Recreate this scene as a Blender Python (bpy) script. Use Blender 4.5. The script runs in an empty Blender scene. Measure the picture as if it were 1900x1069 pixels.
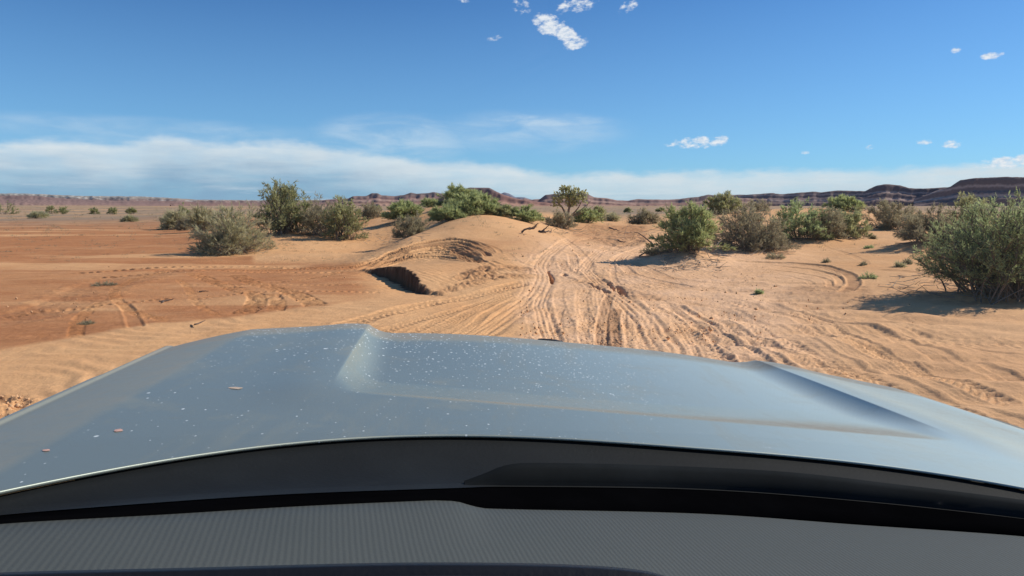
import bpy, math, random
import numpy as np
from mathutils import Vector, Matrix

scene = bpy.context.scene
COL = scene.collection
rad = math.radians

# ------------------------------------------------------------------ camera
FPX, CX, CY, HZ = 1350.0, 950.0, 534.5, 382.0
EYE = 1.6
PITCH = math.atan((CY - HZ) / FPX)
cam_d = bpy.data.cameras.new("camera")
cam = bpy.data.objects.new("camera", cam_d)
COL.objects.link(cam)
cam_d.sensor_width = 36.0
cam_d.lens = 36.0 * FPX / 1900.0
cam_d.clip_start = 0.02
cam_d.clip_end = 20000
cam.location = (0, 0, EYE)
cam.rotation_euler = (math.pi / 2 - PITCH, 0, 0)
scene.camera = cam
SP, CP = math.sin(PITCH), math.cos(PITCH)


def ray(px, py):
    u, v = (px - CX) / FPX, (CY - py) / FPX
    return np.array([u, CP + v * SP, -SP + v * CP])


def at(px, py, Y):
    d = ray(px, py)
    return d * (Y / d[1]) + np.array([0, 0, EYE])


def flat(px, py, z=0.0):
    d = ray(px, py)
    return d * ((z - EYE) / d[2]) + np.array([0, 0, EYE])


def to_px(x, y, z):
    zz = z - EYE
    dep = y * CP - zz * SP
    up = y * SP + zz * CP
    return CX + FPX * x / dep, CY - FPX * up / dep


# ------------------------------------------------------------------ helpers
def tag(o, label=None, cat=None, group=None, kind=None):
    if label: o["label"] = label
    if cat: o["category"] = cat
    if group: o["group"] = group
    if kind: o["kind"] = kind
    return o


def empty(name, loc, rz=0.0):
    o = bpy.data.objects.new(name, None)
    o.empty_display_size = 0.2
    o.location = loc
    o.rotation_euler = (0, 0, rz)
    COL.objects.link(o)
    return o


def mesh_obj(name, verts, faces, mat, parent=None, smooth=False, attrs=None):
    """faces: (m,k) int array with constant k, or a list of such arrays"""
    me = bpy.data.meshes.new(name)
    verts = np.asarray(verts, dtype=np.float32)
    if not isinstance(faces, list): faces = [faces]
    faces = [np.asarray(f, dtype=np.int32) for f in faces if len(f)]
    me.vertices.add(len(verts))
    me.vertices.foreach_set("co", verts.ravel())
    loops = np.concatenate([f.ravel() for f in faces])
    tot = np.concatenate([np.full(len(f), f.shape[1], np.int32) for f in faces])
    start = np.concatenate([[0], np.cumsum(tot)[:-1]]).astype(np.int32)
    me.loops.add(len(loops))
    me.loops.foreach_set("vertex_index", loops)
    me.polygons.add(len(tot))
    me.polygons.foreach_set("loop_start", start)
    me.polygons.foreach_set("loop_total", tot)
    if smooth:
        me.polygons.foreach_set("use_smooth", np.ones(len(tot), dtype=bool))
    me.update(calc_edges=True)
    for k, v in (attrs or {}).items():
        v = np.asarray(v, dtype=np.float32)
        if v.ndim == 2:
            a = me.attributes.new(k, 'FLOAT_VECTOR', 'POINT')
            a.data.foreach_set("vector", v.ravel())
        else:
            a = me.attributes.new(k, 'FLOAT', 'POINT')
            a.data.foreach_set("value", v)
    if mat: me.materials.append(mat)
    o = bpy.data.objects.new(name, me)
    COL.objects.link(o)
    if parent: o.parent = parent
    return o


def grid_faces(nr, nc, wrap=False):
    r = np.arange(nr - 1)[:, None]
    c = np.arange(nc if wrap else nc - 1)[None, :]
    a = r * nc + c
    b = r * nc + (c + 1) % nc
    return np.stack([a, b, b + nc, a + nc], axis=-1).reshape(-1, 4)


def _hash(ix, iy, seed):
    n = (ix.astype(np.int64) * 374761393 + iy.astype(np.int64) * 668265263 + seed * 1442695041) & 0xFFFFFFFF
    n = ((n ^ (n >> 13)) * 1274126177) & 0xFFFFFFFF
    n = n ^ (n >> 16)
    return (n & 0xFFFF).astype(np.float32) / 65535.0


def vnoise(x, y, seed=0):
    x = np.asarray(x, dtype=np.float64); y = np.asarray(y, dtype=np.float64)
    ix, iy = np.floor(x), np.floor(y)
    fx, fy = (x - ix).astype(np.float32), (y - iy).astype(np.float32)
    fx = fx * fx * (3 - 2 * fx); fy = fy * fy * (3 - 2 * fy)
    a = _hash(ix, iy, seed); b = _hash(ix + 1, iy, seed)
    c = _hash(ix, iy + 1, seed); d = _hash(ix + 1, iy + 1, seed)
    return (a * (1 - fx) + b * fx) * (1 - fy) + (c * (1 - fx) + d * fx) * fy


def fbm(x, y, oct=4, seed=0, gain=0.5):
    s, amp, tot = 0.0, 1.0, 0.0
    for i in range(oct):
        s = s + amp * (vnoise(x * 2 ** i + 17.3 * i, y * 2 ** i - 9.1 * i, seed + i) - 0.5)
        tot += amp; amp *= gain
    return s / tot * 2.0


def sstep(a, b, x):
    t = np.clip((x - a) / (b - a), 0, 1)
    return t * t * (3 - 2 * t)


def smooth_line(pts, step=None, n=None):
    """Catmull-Rom through pts (k,d)"""
    p = np.asarray(pts, float)
    if len(p) == 2:
        m = n or 8
        t = np.linspace(0, 1, m)[:, None]
        return p[0] * (1 - t) + p[1] * t
    ext = np.vstack([2 * p[0] - p[1], p, 2 * p[-1] - p[-2]])
    out = []
    m = n or 8
    for i in range(1, len(ext) - 2):
        p0, p1, p2, p3 = ext[i - 1:i + 3]
        for t in np.linspace(0, 1, m, endpoint=False):
            out.append(0.5 * ((2 * p1) + (p2 - p0) * t + (2 * p0 - 5 * p1 + 4 * p2 - p3) * t * t + (3 * p1 - p0 - 3 * p2 + p3) * t ** 3))
    out.append(p[-1])
    return np.array(out)


# ------------------------------------------------------------------ node helpers
class NT:
    def __init__(self, tree):
        self.t = tree; self.n = tree.nodes; self.l = tree.links

    def node(self, typ, **kw):
        nd = self.n.new(typ)
        for k, v in kw.items():
            setattr(nd, k, v)
        return nd

    def put(self, sock, v):
        if v is None: return
        if hasattr(v, "is_output"):
            self.l.new(v, sock)
        else:
            if sock.type == 'RGBA' and len(v) == 3: v = (*v, 1)
            sock.default_value = v

    def math(self, op, a, b=None, c=None, clamp=False):
        nd = self.node("ShaderNodeMath", operation=op, use_clamp=clamp)
        self.put(nd.inputs[0], a)
        if b is not None: self.put(nd.inputs[1], b)
        if c is not None: self.put(nd.inputs[2], c)
        return nd.outputs[0]

    def mix(self, f, a, b, blend='MIX'):
        nd = self.node("ShaderNodeMix", data_type='RGBA', blend_type=blend)
        nd.clamp_factor = True
        self.put(nd.inputs[0], f); self.put(nd.inputs[6], a); self.put(nd.inputs[7], b)
        return nd.outputs[2]

    def range(self, v, a, b, c=0.0, d=1.0, smooth=True):
        nd = self.node("ShaderNodeMapRange")
        nd.interpolation_type = 'SMOOTHSTEP' if smooth else 'LINEAR'
        nd.clamp = True
        self.put(nd.inputs[0], v)
        for i, q in enumerate((a, b, c, d)): self.put(nd.inputs[1 + i], q)
        return nd.outputs[0]

    def noise(self, vec, scale, detail=4, rough=0.5, dist=0.0):
        nd = self.node("ShaderNodeTexNoise")
        nd.inputs["Scale"].default_value = scale
        nd.inputs["Detail"].default_value = detail
        nd.inputs["Roughness"].default_value = rough
        nd.inputs["Distortion"].default_value = dist
        if vec is not None: self.l.new(vec, nd.inputs["Vector"])
        return nd.outputs[0]

    def voro(self, vec, scale, feature='F1', rnd=1.0):
        nd = self.node("ShaderNodeTexVoronoi", feature=feature)
        nd.inputs["Scale"].default_value = scale
        nd.inputs["Randomness"].default_value = rnd
        if vec is not None: self.l.new(vec, nd.inputs["Vector"])
        return nd

    def mapping(self, vec, scale=(1, 1, 1), rot=(0, 0, 0), loc=(0, 0, 0)):
        nd = self.node("ShaderNodeMapping")
        nd.inputs["Scale"].default_value = scale
        nd.inputs["Rotation"].default_value = rot
        nd.inputs["Location"].default_value = loc
        self.l.new(vec, nd.inputs["Vector"])
        return nd.outputs[0]

    def attr(self, name):
        nd = self.node("ShaderNodeAttribute", attribute_name=name)
        return nd

    def bump(self, h, strength=0.3, dist=0.01, normal=None):
        nd = self.node("ShaderNodeBump")
        nd.inputs["Strength"].default_value = strength
        nd.inputs["Distance"].default_value = dist
        self.l.new(h, nd.inputs["Height"])
        if normal is not None: self.l.new(normal, nd.inputs["Normal"])
        return nd.outputs[0]


def material(name):
    m = bpy.data.materials.new(name)
    m.use_nodes = True
    t = NT(m.node_tree)
    t.n.clear()
    out = t.node("ShaderNodeOutputMaterial")
    bs = t.node("ShaderNodeBsdfPrincipled")
    t.l.new(bs.outputs[0], out.inputs[0])
    return m, t, bs, out


# ------------------------------------------------------------------ sun and sky
SUN_EL, SUN_AZ = rad(36), rad(74)      # azimuth measured to the right of the view (+Y towards +X)
sd = bpy.data.lights.new("sun", 'SUN')
sd.energy = 5.0
sd.angle = rad(0.53)
sd.color = (1.0, 0.93, 0.82)
sun = bpy.data.objects.new("sun", sd)
COL.objects.link(sun)
sdir = Vector((math.sin(SUN_AZ) * math.cos(SUN_EL), math.cos(SUN_AZ) * math.cos(SUN_EL), math.sin(SUN_EL)))
sun.rotation_euler = sdir.to_track_quat('Z', 'Y').to_euler()
sun.location = sdir * 50


def az_el(px, py):
    d = ray(px, py)
    return math.atan2(d[0], d[1]), math.atan2(d[2], math.hypot(d[0], d[1]))


def build_world():
    w = bpy.data.worlds.new("World")
    scene.world = w
    w.use_nodes = True
    t = NT(w.node_tree)
    t.n.clear()
    out = t.node("ShaderNodeOutputWorld")
    bg = t.node("ShaderNodeBackground")
    t.l.new(bg.outputs[0], out.inputs[0])
    sky = t.node("ShaderNodeTexSky", sky_type='NISHITA')
    sky.sun_disc = False
    sky.sun_elevation = SUN_EL
    sky.sun_rotation = SUN_AZ
    sky.altitude = 1300
    sky.air_density = 1.0
    sky.dust_density = 0.6
    sky.ozone_density = 2.0
    STR = 0.11
    bg.inputs[1].default_value = STR
    tc = t.node("ShaderNodeTexCoord")
    sep = t.node("ShaderNodeSeparateXYZ")
    t.l.new(tc.outputs["Generated"], sep.inputs[0])
    x, y, z = sep.outputs
    az = t.math('ARCTAN2', x, y)
    el = t.math('ARCSINE', z)
    comb = t.node("ShaderNodeCombineXYZ")
    t.l.new(az, comb.inputs[0]); t.l.new(el, comb.inputs[1])
    ae = comb.outputs[0]

    def C(r, g, b):      # display colour -> value before the background strength
        f = lambda c: ((c / 255 + 0.055) / 1.055) ** 2.4 if c > 10 else c / 255 / 12.92
        return (f(r) / STR, f(g) / STR, f(b) / STR, 1)

    tint = t.mix(1.0, sky.outputs[0], SKY_TINT, 'MULTIPLY')
    hz = t.range(el, -0.02, 0.26, 0.42, 0.0, smooth=False)
    base = t.mix(hz, tint, C(152, 206, 244))

    # cloud bank low over the horizon, its upper edge following the terrain of the sky
    edge_px = [(-400, 250), (0, 257), (120, 256), (230, 261), (300, 247), (390, 262), (500, 257), (600, 268), (700, 282), (800, 296),
               (900, 299), (1040, 318), (1160, 317), (1300, 314), (1420, 314), (1560, 310), (1720, 308), (1830, 303), (1900, 300), (2300, 296)]
    ae_pts = [az_el(*p) for p in edge_px]
    a0, a1 = ae_pts[0][0], ae_pts[-1][0]
    fc = t.node("ShaderNodeFloatCurve")
    cv = fc.mapping.curves[0]
    EL0 = 0.16
    pts = [((a - a0) / (a1 - a0), e / EL0) for a, e in ae_pts]
    while len(cv.points) < len(pts): cv.points.new(0.5, 0.5)
    for p, q in zip(cv.points, pts):
        p.location = q
        p.handle_type = 'AUTO'
    fc.mapping.update()
    t.l.new(t.range(az, a0, a1, 0, 1, smooth=False), fc.inputs[1])
    fc.inputs[0].default_value = 1.0
    edge = t.math('MULTIPLY', fc.outputs[0], EL0)
    n1 = t.noise(t.mapping(ae, (1, 2.2, 1)), 16, 7, 0.55)
    n2 = t.noise(t.mapping(ae, (1, 3.0, 1), loc=(3, 1, 0)), 42, 6, 0.6)
    wob = t.math('MULTIPLY_ADD', t.math('SUBTRACT', n1, 0.5), 0.016, t.math('MULTIPLY', t.math('SUBTRACT', n2, 0.5), 0.011))
    dep = t.math('ADD', t.math('SUBTRACT', edge, el), wob)          # >0 inside the bank
    m_bank = t.range(dep, -0.003, 0.012)
    lay = t.noise(t.mapping(ae, (1, 7, 1), loc=(0, 7, 0)), 9, 6, 0.55)
    # brightness inside the bank: white crest, thinner and bluer underneath
    under = t.range(t.math('ADD', dep, t.math('MULTIPLY', t.math('SUBTRACT', lay, 0.5), 0.05)), 0.002, 0.068)
    leftness = t.range(az, -0.15, -0.02, 1.0, 0.35)
    c_under = t.mix(leftness, C(186, 212, 227), C(138, 173, 202))
    c_bank = t.mix(under, C(222, 232, 238), c_under)
    streak = t.noise(t.mapping(ae, (1, 14, 1), loc=(2, 3, 0)), 7, 6, 0.6)
    low = t.range(el, 0.0, 0.03, 1.0, 0.0)
    dens = t.math('MULTIPLY', m_bank, t.range(t.math('ADD', n1, t.math('MULTIPLY', streak, 0.5)), 0.50, 0.95, 0.62, 0.95))
    base2 = t.mix(dens, base, c_bank)
    base2 = t.mix(t.math('MULTIPLY', t.math('MULTIPLY', t.range(streak, 0.52, 0.68), t.range(el, 0.0, 0.05, 0.45, 0.0)), m_bank), base2, C(214, 228, 236))

    # thin cirrus veil above the bank
    def window(px0, py0, px1, py1, soft=0.6, rot=0.0):
        ca, ce = az_el((px0 + px1) / 2, (py0 + py1) / 2)
        ra = abs(az_el(px1, CY)[0] - az_el(px0, CY)[0]) / 2
        re = abs(az_el(CX, py0)[1] - az_el(CX, py1)[1]) / 2
        da = t.math('SUBTRACT', az, ca); de = t.math('SUBTRACT', el, ce)
        if rot:
            c_, s_ = math.cos(rot), math.sin(rot)
            da2 = t.math('ADD', t.math('MULTIPLY', da, c_), t.math('MULTIPLY', de, s_))
            de = t.math('SUBTRACT', t.math('MULTIPLY', de, c_), t.math('MULTIPLY', da, s_))
            da = da2
        q = t.math('ADD', t.math('POWER', t.math('ABSOLUTE', t.math('DIVIDE', da, ra)), 2.0), t.math('POWER', t.math('ABSOLUTE', t.math('DIVIDE', de, re)), 2.0))
        return q

    cir = t.noise(t.mapping(ae, (1, 4.5, 1), rot=(0, 0, 0.12), loc=(5, 2, 0)), 12, 7, 0.6, 0.4)
    veil = None
    for (b, amt) in (((560, 205, 900, 310), 0.55), ((760, 200, 1190, 290), 0.4), ((880, 208, 1150, 240), 0.7), ((-200, 215, 700, 270), 0.35)):
        q = window(*b)
        v = t.math('MULTIPLY', t.range(q, 0.0, 1.1, 1.0, 0.0), amt)
        veil = v if veil is None else t.math('MAXIMUM', veil, v)
    veil = t.math('MULTIPLY', veil, t.range(cir, 0.30, 0.72, 0.15, 1.0))
    base3 = t.mix(veil, base2, C(212, 229, 242))

    # small scattered puffs
    pn = t.noise(t.mapping(ae, (1, 1.3, 1)), 70, 8, 0.58)
    pn2 = t.noise(t.mapping(ae, (1, 2.2, 1), loc=(1, 4, 0)), 130, 6, 0.6)
    pnm = t.math('ADD', t.math('MULTIPLY', pn, 0.7), t.math('MULTIPLY', pn2, 0.3))
    puffs = [((985, 26, 1050, 66), 1.25, -0.45), ((1022, 44, 1078, 82), 1.25, -0.65), ((1040, 64, 1092, 92), 1.2, 0.1),
             ((1028, -6, 1112, 26), 0.85, 0.12), ((940, -8, 990, 28), 0.62, -0.6), ((1142, 2, 1186, 26), 0.85, 0.5), ((900, 64, 940, 78), 0.6, 0),
             ((840, -8, 890, 6), 0.7, 0.0),
             ((1235, 252, 1362, 276), 0.98, 0.06), ((1762, 89, 1784, 100), 1.0, 0.0), ((1816, 97, 1862, 110), 1.1, 0.1),
             ((1745, 260, 1790, 276), 0.95, 0.0), ((1695, 258, 1735, 268), 0.75, 0.0), ((1602, 269, 1632, 278), 0.8, 0.0), ((1484, 279, 1504, 287), 0.75, 0.0),
             ((1795, 290, 1960, 310), 1.15, 0.06)]
    tot = None
    for b, amt, rot in puffs:
        q = window(*b, rot=rot)
        v = t.math('MULTIPLY', t.range(q, 0.0, 1.7, 1.0, 0.0), amt)
        tot = v if tot is None else t.math('MAXIMUM', tot, v)
    pm = t.range(t.math('ADD', tot, t.math('MULTIPLY', t.math('SUBTRACT', pnm, 0.5), 3.8)), 0.45, 1.30)
    pm = t.math('MULTIPLY', pm, t.range(tot, 0.05, 0.45))
    puffcol = t.mix(t.range(pn2, 0.35, 0.65), C(214, 226, 240), C(243, 246, 250))
    final = t.mix(t.math('MULTIPLY', pm, 0.92), base3, puffcol)
    t.l.new(final, bg.inputs[0])


SKY_TINT = (0.43, 0.765, 1.09, 1)
build_world()
scene.view_settings.view_transform = 'Standard'
scene.view_settings.look = 'None'
scene.view_settings.exposure = 0
scene.view_settings.gamma = 1

# ------------------------------------------------------------------ terrain base height
CTRL = []
for p in [(0, 780), (0, 700), (0, 620), (0, 560), (0, 500), (0, 450), (0, 420), (300, 640), (300, 560), (300, 500), (300, 460), (200, 430),
          (430, 472), (560, 600), (560, 540), (560, 506), (700, 600), (950, 610), (900, 572), (1430, 680), (1200, 620), (1100, 580),
          (1900, 790), (1900, 700), (1650, 700), (1600, 620), (-150, 600), (-150, 450), (2100, 760), (330, 425)]:
    CTRL.append(flat(*p))
for p in [(520, 440, 30), (600, 445, 29), (700, 470, 24), (640, 450, 28), (750, 442, 28), (0, 400, 130), (150, 392, 230), (0, 381, 600), (400, 384, 500),
          (760, 545, 13.3), (860, 537, 14.0), (700, 500, 17.5), (760, 482, 18.6), (760, 438, 22), (690, 468, 20.5), (850, 418, 23.5),
          (920, 408, 24.5), (1000, 425, 24.5), (850, 470, 19.2), (900, 490, 17), (920, 440, 21.5), (850, 500, 16.6), (800, 460, 20.2), (1050, 437, 24.5),
          (845, 380, 36), (790, 403, 33), (750, 412, 34), (1000, 500, 16.8), (1010, 530, 14.6), (1100, 520, 15.3), (1100, 480, 18.5),
          (1100, 450, 23), (1100, 430, 29), (1150, 415, 40), (1050, 428, 30), (1200, 418, 42), (1100, 405, 65), (1200, 398, 110), (1150, 392, 200),
          (1165, 482, 18.5), (1280, 492, 17.7), (1250, 470, 20), (1320, 500, 17), (1400, 470, 20.5), (1480, 442, 27), (1550, 440, 28),
          (1500, 470, 21), (1600, 440, 27), (1640, 430, 31), (1700, 440, 26), (1650, 470, 20), (1600, 510, 15.5), (1450, 520, 14.8),
          (1400, 550, 12.6), (1830, 545, 12.5), (1900, 575, 11), (1750, 470, 20), (1340, 396, 40), (1420, 392, 42), (1560, 390, 42),
          (1655, 425, 34), (1800, 400, 60), (1700, 392, 120), (1700, 386, 600), (500, 395, 90), (650, 392, 90), (1000, 392, 90), (950, 386, 400),
          (1250, 388, 400), (1300, 392, 120), (300, 398, 140)]:
    CTRL.append(at(*p))
for X, Y in [(0, 2), (-2, 2), (2, 2), (0, 4), (-4, 3), (4, 3), (6, 5), (-6, 4)]:
    CTRL.append(np.array([X, Y, 0.0]))
for px in (-300, 200, 700, 1200, 1700, 2200):
    CTRL.append(np.array([(px - 950) / 1350 * 1500, 1500, 1.0]))
CTRL = np.array(CTRL)


def tps_coord(X, Y):
    a = np.clip(np.arctan2(X, np.maximum(Y, 0.3)), -0.8, 0.8) * 3.0
    b = np.log(np.clip(np.hypot(X, Y) * 0.5 + np.maximum(Y, 0.3) * 0.5, 2.0, 1500.0))
    return a, b


def _U(r2):
    return 0.5 * r2 * np.log(r2 + 1e-9)


_ca, _cb = tps_coord(CTRL[:, 0], CTRL[:, 1])
_n = len(CTRL)
_K = _U((_ca[:, None] - _ca[None]) ** 2 + (_cb[:, None] - _cb[None]) ** 2) + np.eye(_n) * 0.004
_P = np.stack([np.ones(_n), _ca, _cb], 1)
_A = np.block([[_K, _P], [_P.T, np.zeros((3, 3))]])
_w = np.linalg.solve(_A, np.concatenate([CTRL[:, 2], np.zeros(3)]))


def base_z(X, Y):
    X = np.atleast_1d(np.asarray(X, float)); Y = np.atleast_1d(np.asarray(Y, float))
    sh = X.shape
    a, b = tps_coord(X.ravel(), Y.ravel())
    out = np.empty(a.shape)
    for s in range(0, len(a), 60000):
        aa, bb = a[s:s + 60000, None], b[s:s + 60000, None]
        out[s:s + 60000] = _U((aa - _ca) ** 2 + (bb - _cb) ** 2) @ _w[:_n] + _w[_n] + _w[_n + 1] * aa[:, 0] + _w[_n + 2] * bb[:, 0]
    return out.reshape(sh)


def gz(x, y):
    return float(base_z(x, y)[0])


def on_ground(px, py, guess=None):
    """world point where the photo ray meets the terrain"""
    d = ray(px, py)
    ts = np.exp(np.linspace(math.log(3.0), math.log(400.0), 700))
    X, Y, Z = d[0] * ts, d[1] * ts, EYE + d[2] * ts
    below = Z < base_z(X, Y)
    i = int(np.argmax(below)) if below.any() else len(ts) - 1
    if i == 0: return np.array([X[0], Y[0], gz(X[0], Y[0])])
    return np.array([X[i], Y[i], gz(X[i], Y[i])])


# ------------------------------------------------------------------ ground mesh
def build_ground():
    rr = [0.4, 0.8, 1.4, 2.0, 2.6, 3.2, 3.8, 4.3]
    d = 4.6
    while d < 14:
        rr.append(d); d += max(0.008, d * d * 0.75 / 2160)
    while d < 70:
        rr.append(d); d *= 1.0017 if d < 25.5 else 1.0040
    while d < 9000:
        rr.append(d); d *= 1.03
    R = np.array(rr)
    A = np.concatenate([np.linspace(-math.pi, -0.68, 70, endpoint=False), np.linspace(-0.66, 0.66, 1050), np.linspace(0.68, math.pi, 70, endpoint=False)[1:]])
    nr, nc = len(R), len(A)
    X = R[:, None] * np.sin(A)[None]; Y = R[:, None] * np.cos(A)[None]
    Z = base_z(X, Y)
    far = np.hypot(X, Y)
    Z = np.where(Y < 1.0, Z * np.clip(Y, 0, 1), Z)
    PX, PY = to_px(X, np.maximum(Y, 0.4), Z)
    front = Y > 0.5

    def box(x0, x1, y0, y1, s=15):
        return sstep(x0 - s, x0 + s, PX) * (1 - sstep(x1 - s, x1 + s, PX)) * sstep(y0 - s, y0 + s, PY) * (1 - sstep(y1 - s, y1 + s, PY)) * front

    near = 1 - sstep(30, 90, far)
    n_lo = fbm(X * 0.35, Y * 0.35, 4, 3)
    n_mid = fbm(X * 1.6, Y * 1.6, 4, 11)
    n_hi = fbm(X * 7, Y * 7, 4, 21)
    n_vhi = fbm(X * 22, Y * 22, 3, 31)

    # zones
    yb = np.interp(PX, [-400, 0, 140, 270, 420, 560, 680, 770, 790, 800], [690, 655, 628, 604, 592, 572, 558, 545, 520, 300]) + n_mid * 6
    wash = sstep(4, -4, PY - yb) * (1 - sstep(640, 720, PX)) * front           # reddish flat on the left
    wash *= sstep(395, 415, PY + 6 * n_lo)
    bank = box(470, 800, 418, 487, 8)
    wash = wash * (1 - bank)
    right = sstep(1240, 1380, PX) * sstep(500, 545, PY) * front
    chop = sstep(930, 1010, PX + 30 * n_mid) * (1 - sstep(1330, 1620, PX + 60 * n_lo)) * sstep(420, 470, PY) * front
    nearleft = sstep(-4, 6, PY - yb) * (1 - sstep(620, 760, PX)) * front
    dune = box(680, 960, 455, 540, 14)

    # broad relief
    Z = Z + near * (0.05 * n_lo + 0.018 * n_mid * (1 - 0.7 * wash)) * sstep(5, 9, far)
    Z = Z + near * n_hi * (0.004 + 0.009 * chop + 0.008 * bank) + near * n_vhi * (0.0022 + 0.0075 * chop + 0.003 * bank + 0.002 * wash)
    Z = Z + 0.25 * sstep(60, 130, far) * fbm(X * 0.03, Y * 0.03, 4, 5) * (1 - sstep(500, 900, far))
    # wind ripples on near left sand and on the dune
    wv = Y * 1.0 + 0.35 * X + 0.6 * fbm(X * 0.6, Y * 0.6, 3, 41)
    ripl = np.sin(wv * 2 * math.pi / 0.34 + 4 * fbm(X * 1.1, Y * 0.7, 3, 42))
    Z = Z + nearleft * 0.009 * ripl * (0.5 + n_mid)
    wv2 = X * 0.75 + Y * 0.66 + 0.15 * fbm(X * 1.2, Y * 1.2, 3, 45)
    dri = np.sin(wv2 * 2 * math.pi / 0.15 + 2.5 * fbm(X * 1.5, Y * 1.5, 3, 44))
    Z = Z + dune * 0.0048 * dri * sstep(-0.4, 0.3, n_mid + 0.2)
    # long soft ridges on the right, running away from the car
    v = X * 0.42 + Y * 0.9 + 0.9 * fbm(X * 0.28, Y * 0.28, 3, 51)
    rid = np.sin(v * 2 * math.pi / 1.05 + 5 * fbm(X * 0.35, Y * 0.5, 3, 52))
    rid = np.sign(rid) * np.abs(rid) ** 0.8
    Z = Z + right * (0.036 * rid * (0.55 + 0.8 * fbm(X * 0.5, Y * 0.5, 3, 55)) + 0.020 * fbm(X * 2.6 + Y * 1.2, Y * 5.5 - X, 3, 53)) * (1 - sstep(16, 24, far))

    red = np.clip(0.0 + wash * (1.10 + 0.45 * fbm(X * 0.12, Y * 0.35, 4, 61)), 0, 1.2)
    red = red * (1 - 0.75 * sstep(0.14, 0.34, fbm(X * 0.10 + 9, Y * 0.42, 4, 62)) * wash)
    red = red + 0.5 * box(850, 1000, 443, 472, 10) * (0.6 + n_mid) + 0.55 * box(1060, 1200, 418, 452, 10) * (0.6 + n_mid)
    red = red + wash * (0.40 * fbm(X * 0.7, Y * 1.5, 5, 63) + 0.25 * fbm(X * 3, Y * 5, 4, 64))
    dark = np.zeros_like(Z)
    clod = np.zeros_like(Z)

    # -------- tyre tracks: each polyline sinks a rut into the sheet
    def segs(pts_px, n=7):
        W = np.array([on_ground(*p)[:2] for p in pts_px])
        return smooth_line(W, n=n)

    def track(pts_px, w=0.28, depth=0.035, kind='lug', berm=0.6, seed=0, w2=None, tint=0.0, period=0.085):
        L = segs(pts_px)
        mid_ = pts_px[len(pts_px) // 2]
        depth = depth * (0.85 if mid_[0] < 640 else 0.29 if mid_[0] > 1290 and mid_[1] > 545 else 0.62 if (mid_[1] < 515 and mid_[0] < 930) else 0.16 if kind in ('soft', 'clod') and mid_[1] > 515 else 0.25)
        berm = berm * 0.6
        w2 = w if w2 is None else w2
        best = {}
        D = np.full(Z.shape, 9.0, np.float32); S = np.zeros(Z.shape, np.float32); T = np.zeros(Z.shape, np.float32); Q = np.zeros(Z.shape, np.float32)
        arc = 0.0
        tl = np.sum(np.hypot(*(L[1:] - L[:-1]).T))
        for a, b in zip(L[:-1], L[1:]):
            ab = b - a; ln = math.hypot(*ab)
            if ln < 1e-6: continue
            wm = max(w, w2) * 1.5 + 0.1
            lo = np.minimum(a, b) - wm; hi = np.maximum(a, b) + wm
            cs = np.array([[lo[0], lo[1]], [lo[0], hi[1]], [hi[0], lo[1]], [hi[0], hi[1]]])
            an = np.arctan2(cs[:, 0], cs[:, 1]); dd = np.hypot(cs[:, 0], cs[:, 1])
            r0, r1 = np.searchsorted(R, [max(dd.min() - wm, 0), dd.max() + 0.02]); c0, c1 = np.searchsorted(A, [an.min(), an.max()])
            r1 += 1; c1 += 1
            if r1 <= r0 or c1 <= c0: continue
            x = X[r0:r1, c0:c1] - a[0]; y = Y[r0:r1, c0:c1] - a[1]
            u = np.clip((x * ab[0] + y * ab[1]) / ln ** 2, 0, 1)
            dx, dy = x - u * ab[0], y - u * ab[1]
            ds = np.hypot(dx, dy)
            m = ds < D[r0:r1, c0:c1]
            sg = np.sign(ab[0] * y - ab[1] * x)
            D[r0:r1, c0:c1] = np.where(m, ds, D[r0:r1, c0:c1])
            S[r0:r1, c0:c1] = np.where(m, ds * sg, S[r0:r1, c0:c1])
            T[r0:r1, c0:c1] = np.where(m, arc + u * ln, T[r0:r1, c0:c1])
            Q[r0:r1, c0:c1] = np.where(m, (arc + u * ln) / tl, Q[r0:r1, c0:c1])
            arc += ln
        idx = np.nonzero(D < max(w, w2) * 1.3)
        if not len(idx[0]): return
        dist, s, tt, q = D[idx], S[idx], T[idx], Q[idx]
        x, y = X[idx], Y[idx]
        hw = (w + (w2 - w) * q) / 2
        dist = dist + 0.12 * hw * fbm(tt * 3 + seed, s * 4, 3, 70 + seed)
        r = dist / hw
        fade = sstep(0, 0.06, q) * (1 - sstep(0.94, 1.0, q))
        amp = (0.65 + 0.7 * vnoise(tt * 0.7, tt * 0 + seed, 80 + seed))
        floor = 1 - sstep(0.78, 1.02, r)
        brm = np.exp(-((r - 1.2) / 0.17) ** 2)
        dz = -depth * floor * amp + depth * berm * brm * amp * (0.6 + 0.8 * vnoise(tt * 6, s * 5, 90 + seed))
        if kind == 'lug':
            ph = tt / period + 0.9 * np.abs(s) / hw * 0.6
            lug = np.sin(2 * math.pi * ph) * np.sign(1) * (np.abs(s) / hw > 0.12)
            dz = dz + floor * depth * 1.15 * np.clip(lug * 1.8, -1, 1) * (0.35 + 0.9 * vnoise(tt * 2.2, s * 3, 95 + seed))
            dz = dz + floor * depth * 0.5 * fbm(x * 14, y * 14, 3, 97 + seed)
        elif kind == 'rib':
            dz = dz + floor * depth * 0.45 * np.sin(s / hw * math.pi * 4.2 + 0.8 * fbm(tt * 1.5, s * 0, 2, 98)) + floor * depth * 0.15 * np.sin(tt * 2 * math.pi / 0.06)
        elif kind == 'clod':
            c = fbm(x * 9, y * 9, 4, 99 + seed)
            dz = dz + (floor + brm) * depth * 1.3 * c
        elif kind == 'bead':
            dz = -depth * 0.5 * floor * amp + depth * 1.2 * floor * np.clip(np.sin(2 * math.pi * tt / period) + 1.2 * fbm(x * 8, y * 8, 2, 99 + seed), -1, 1)
        Z[idx] += dz * fade
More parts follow.
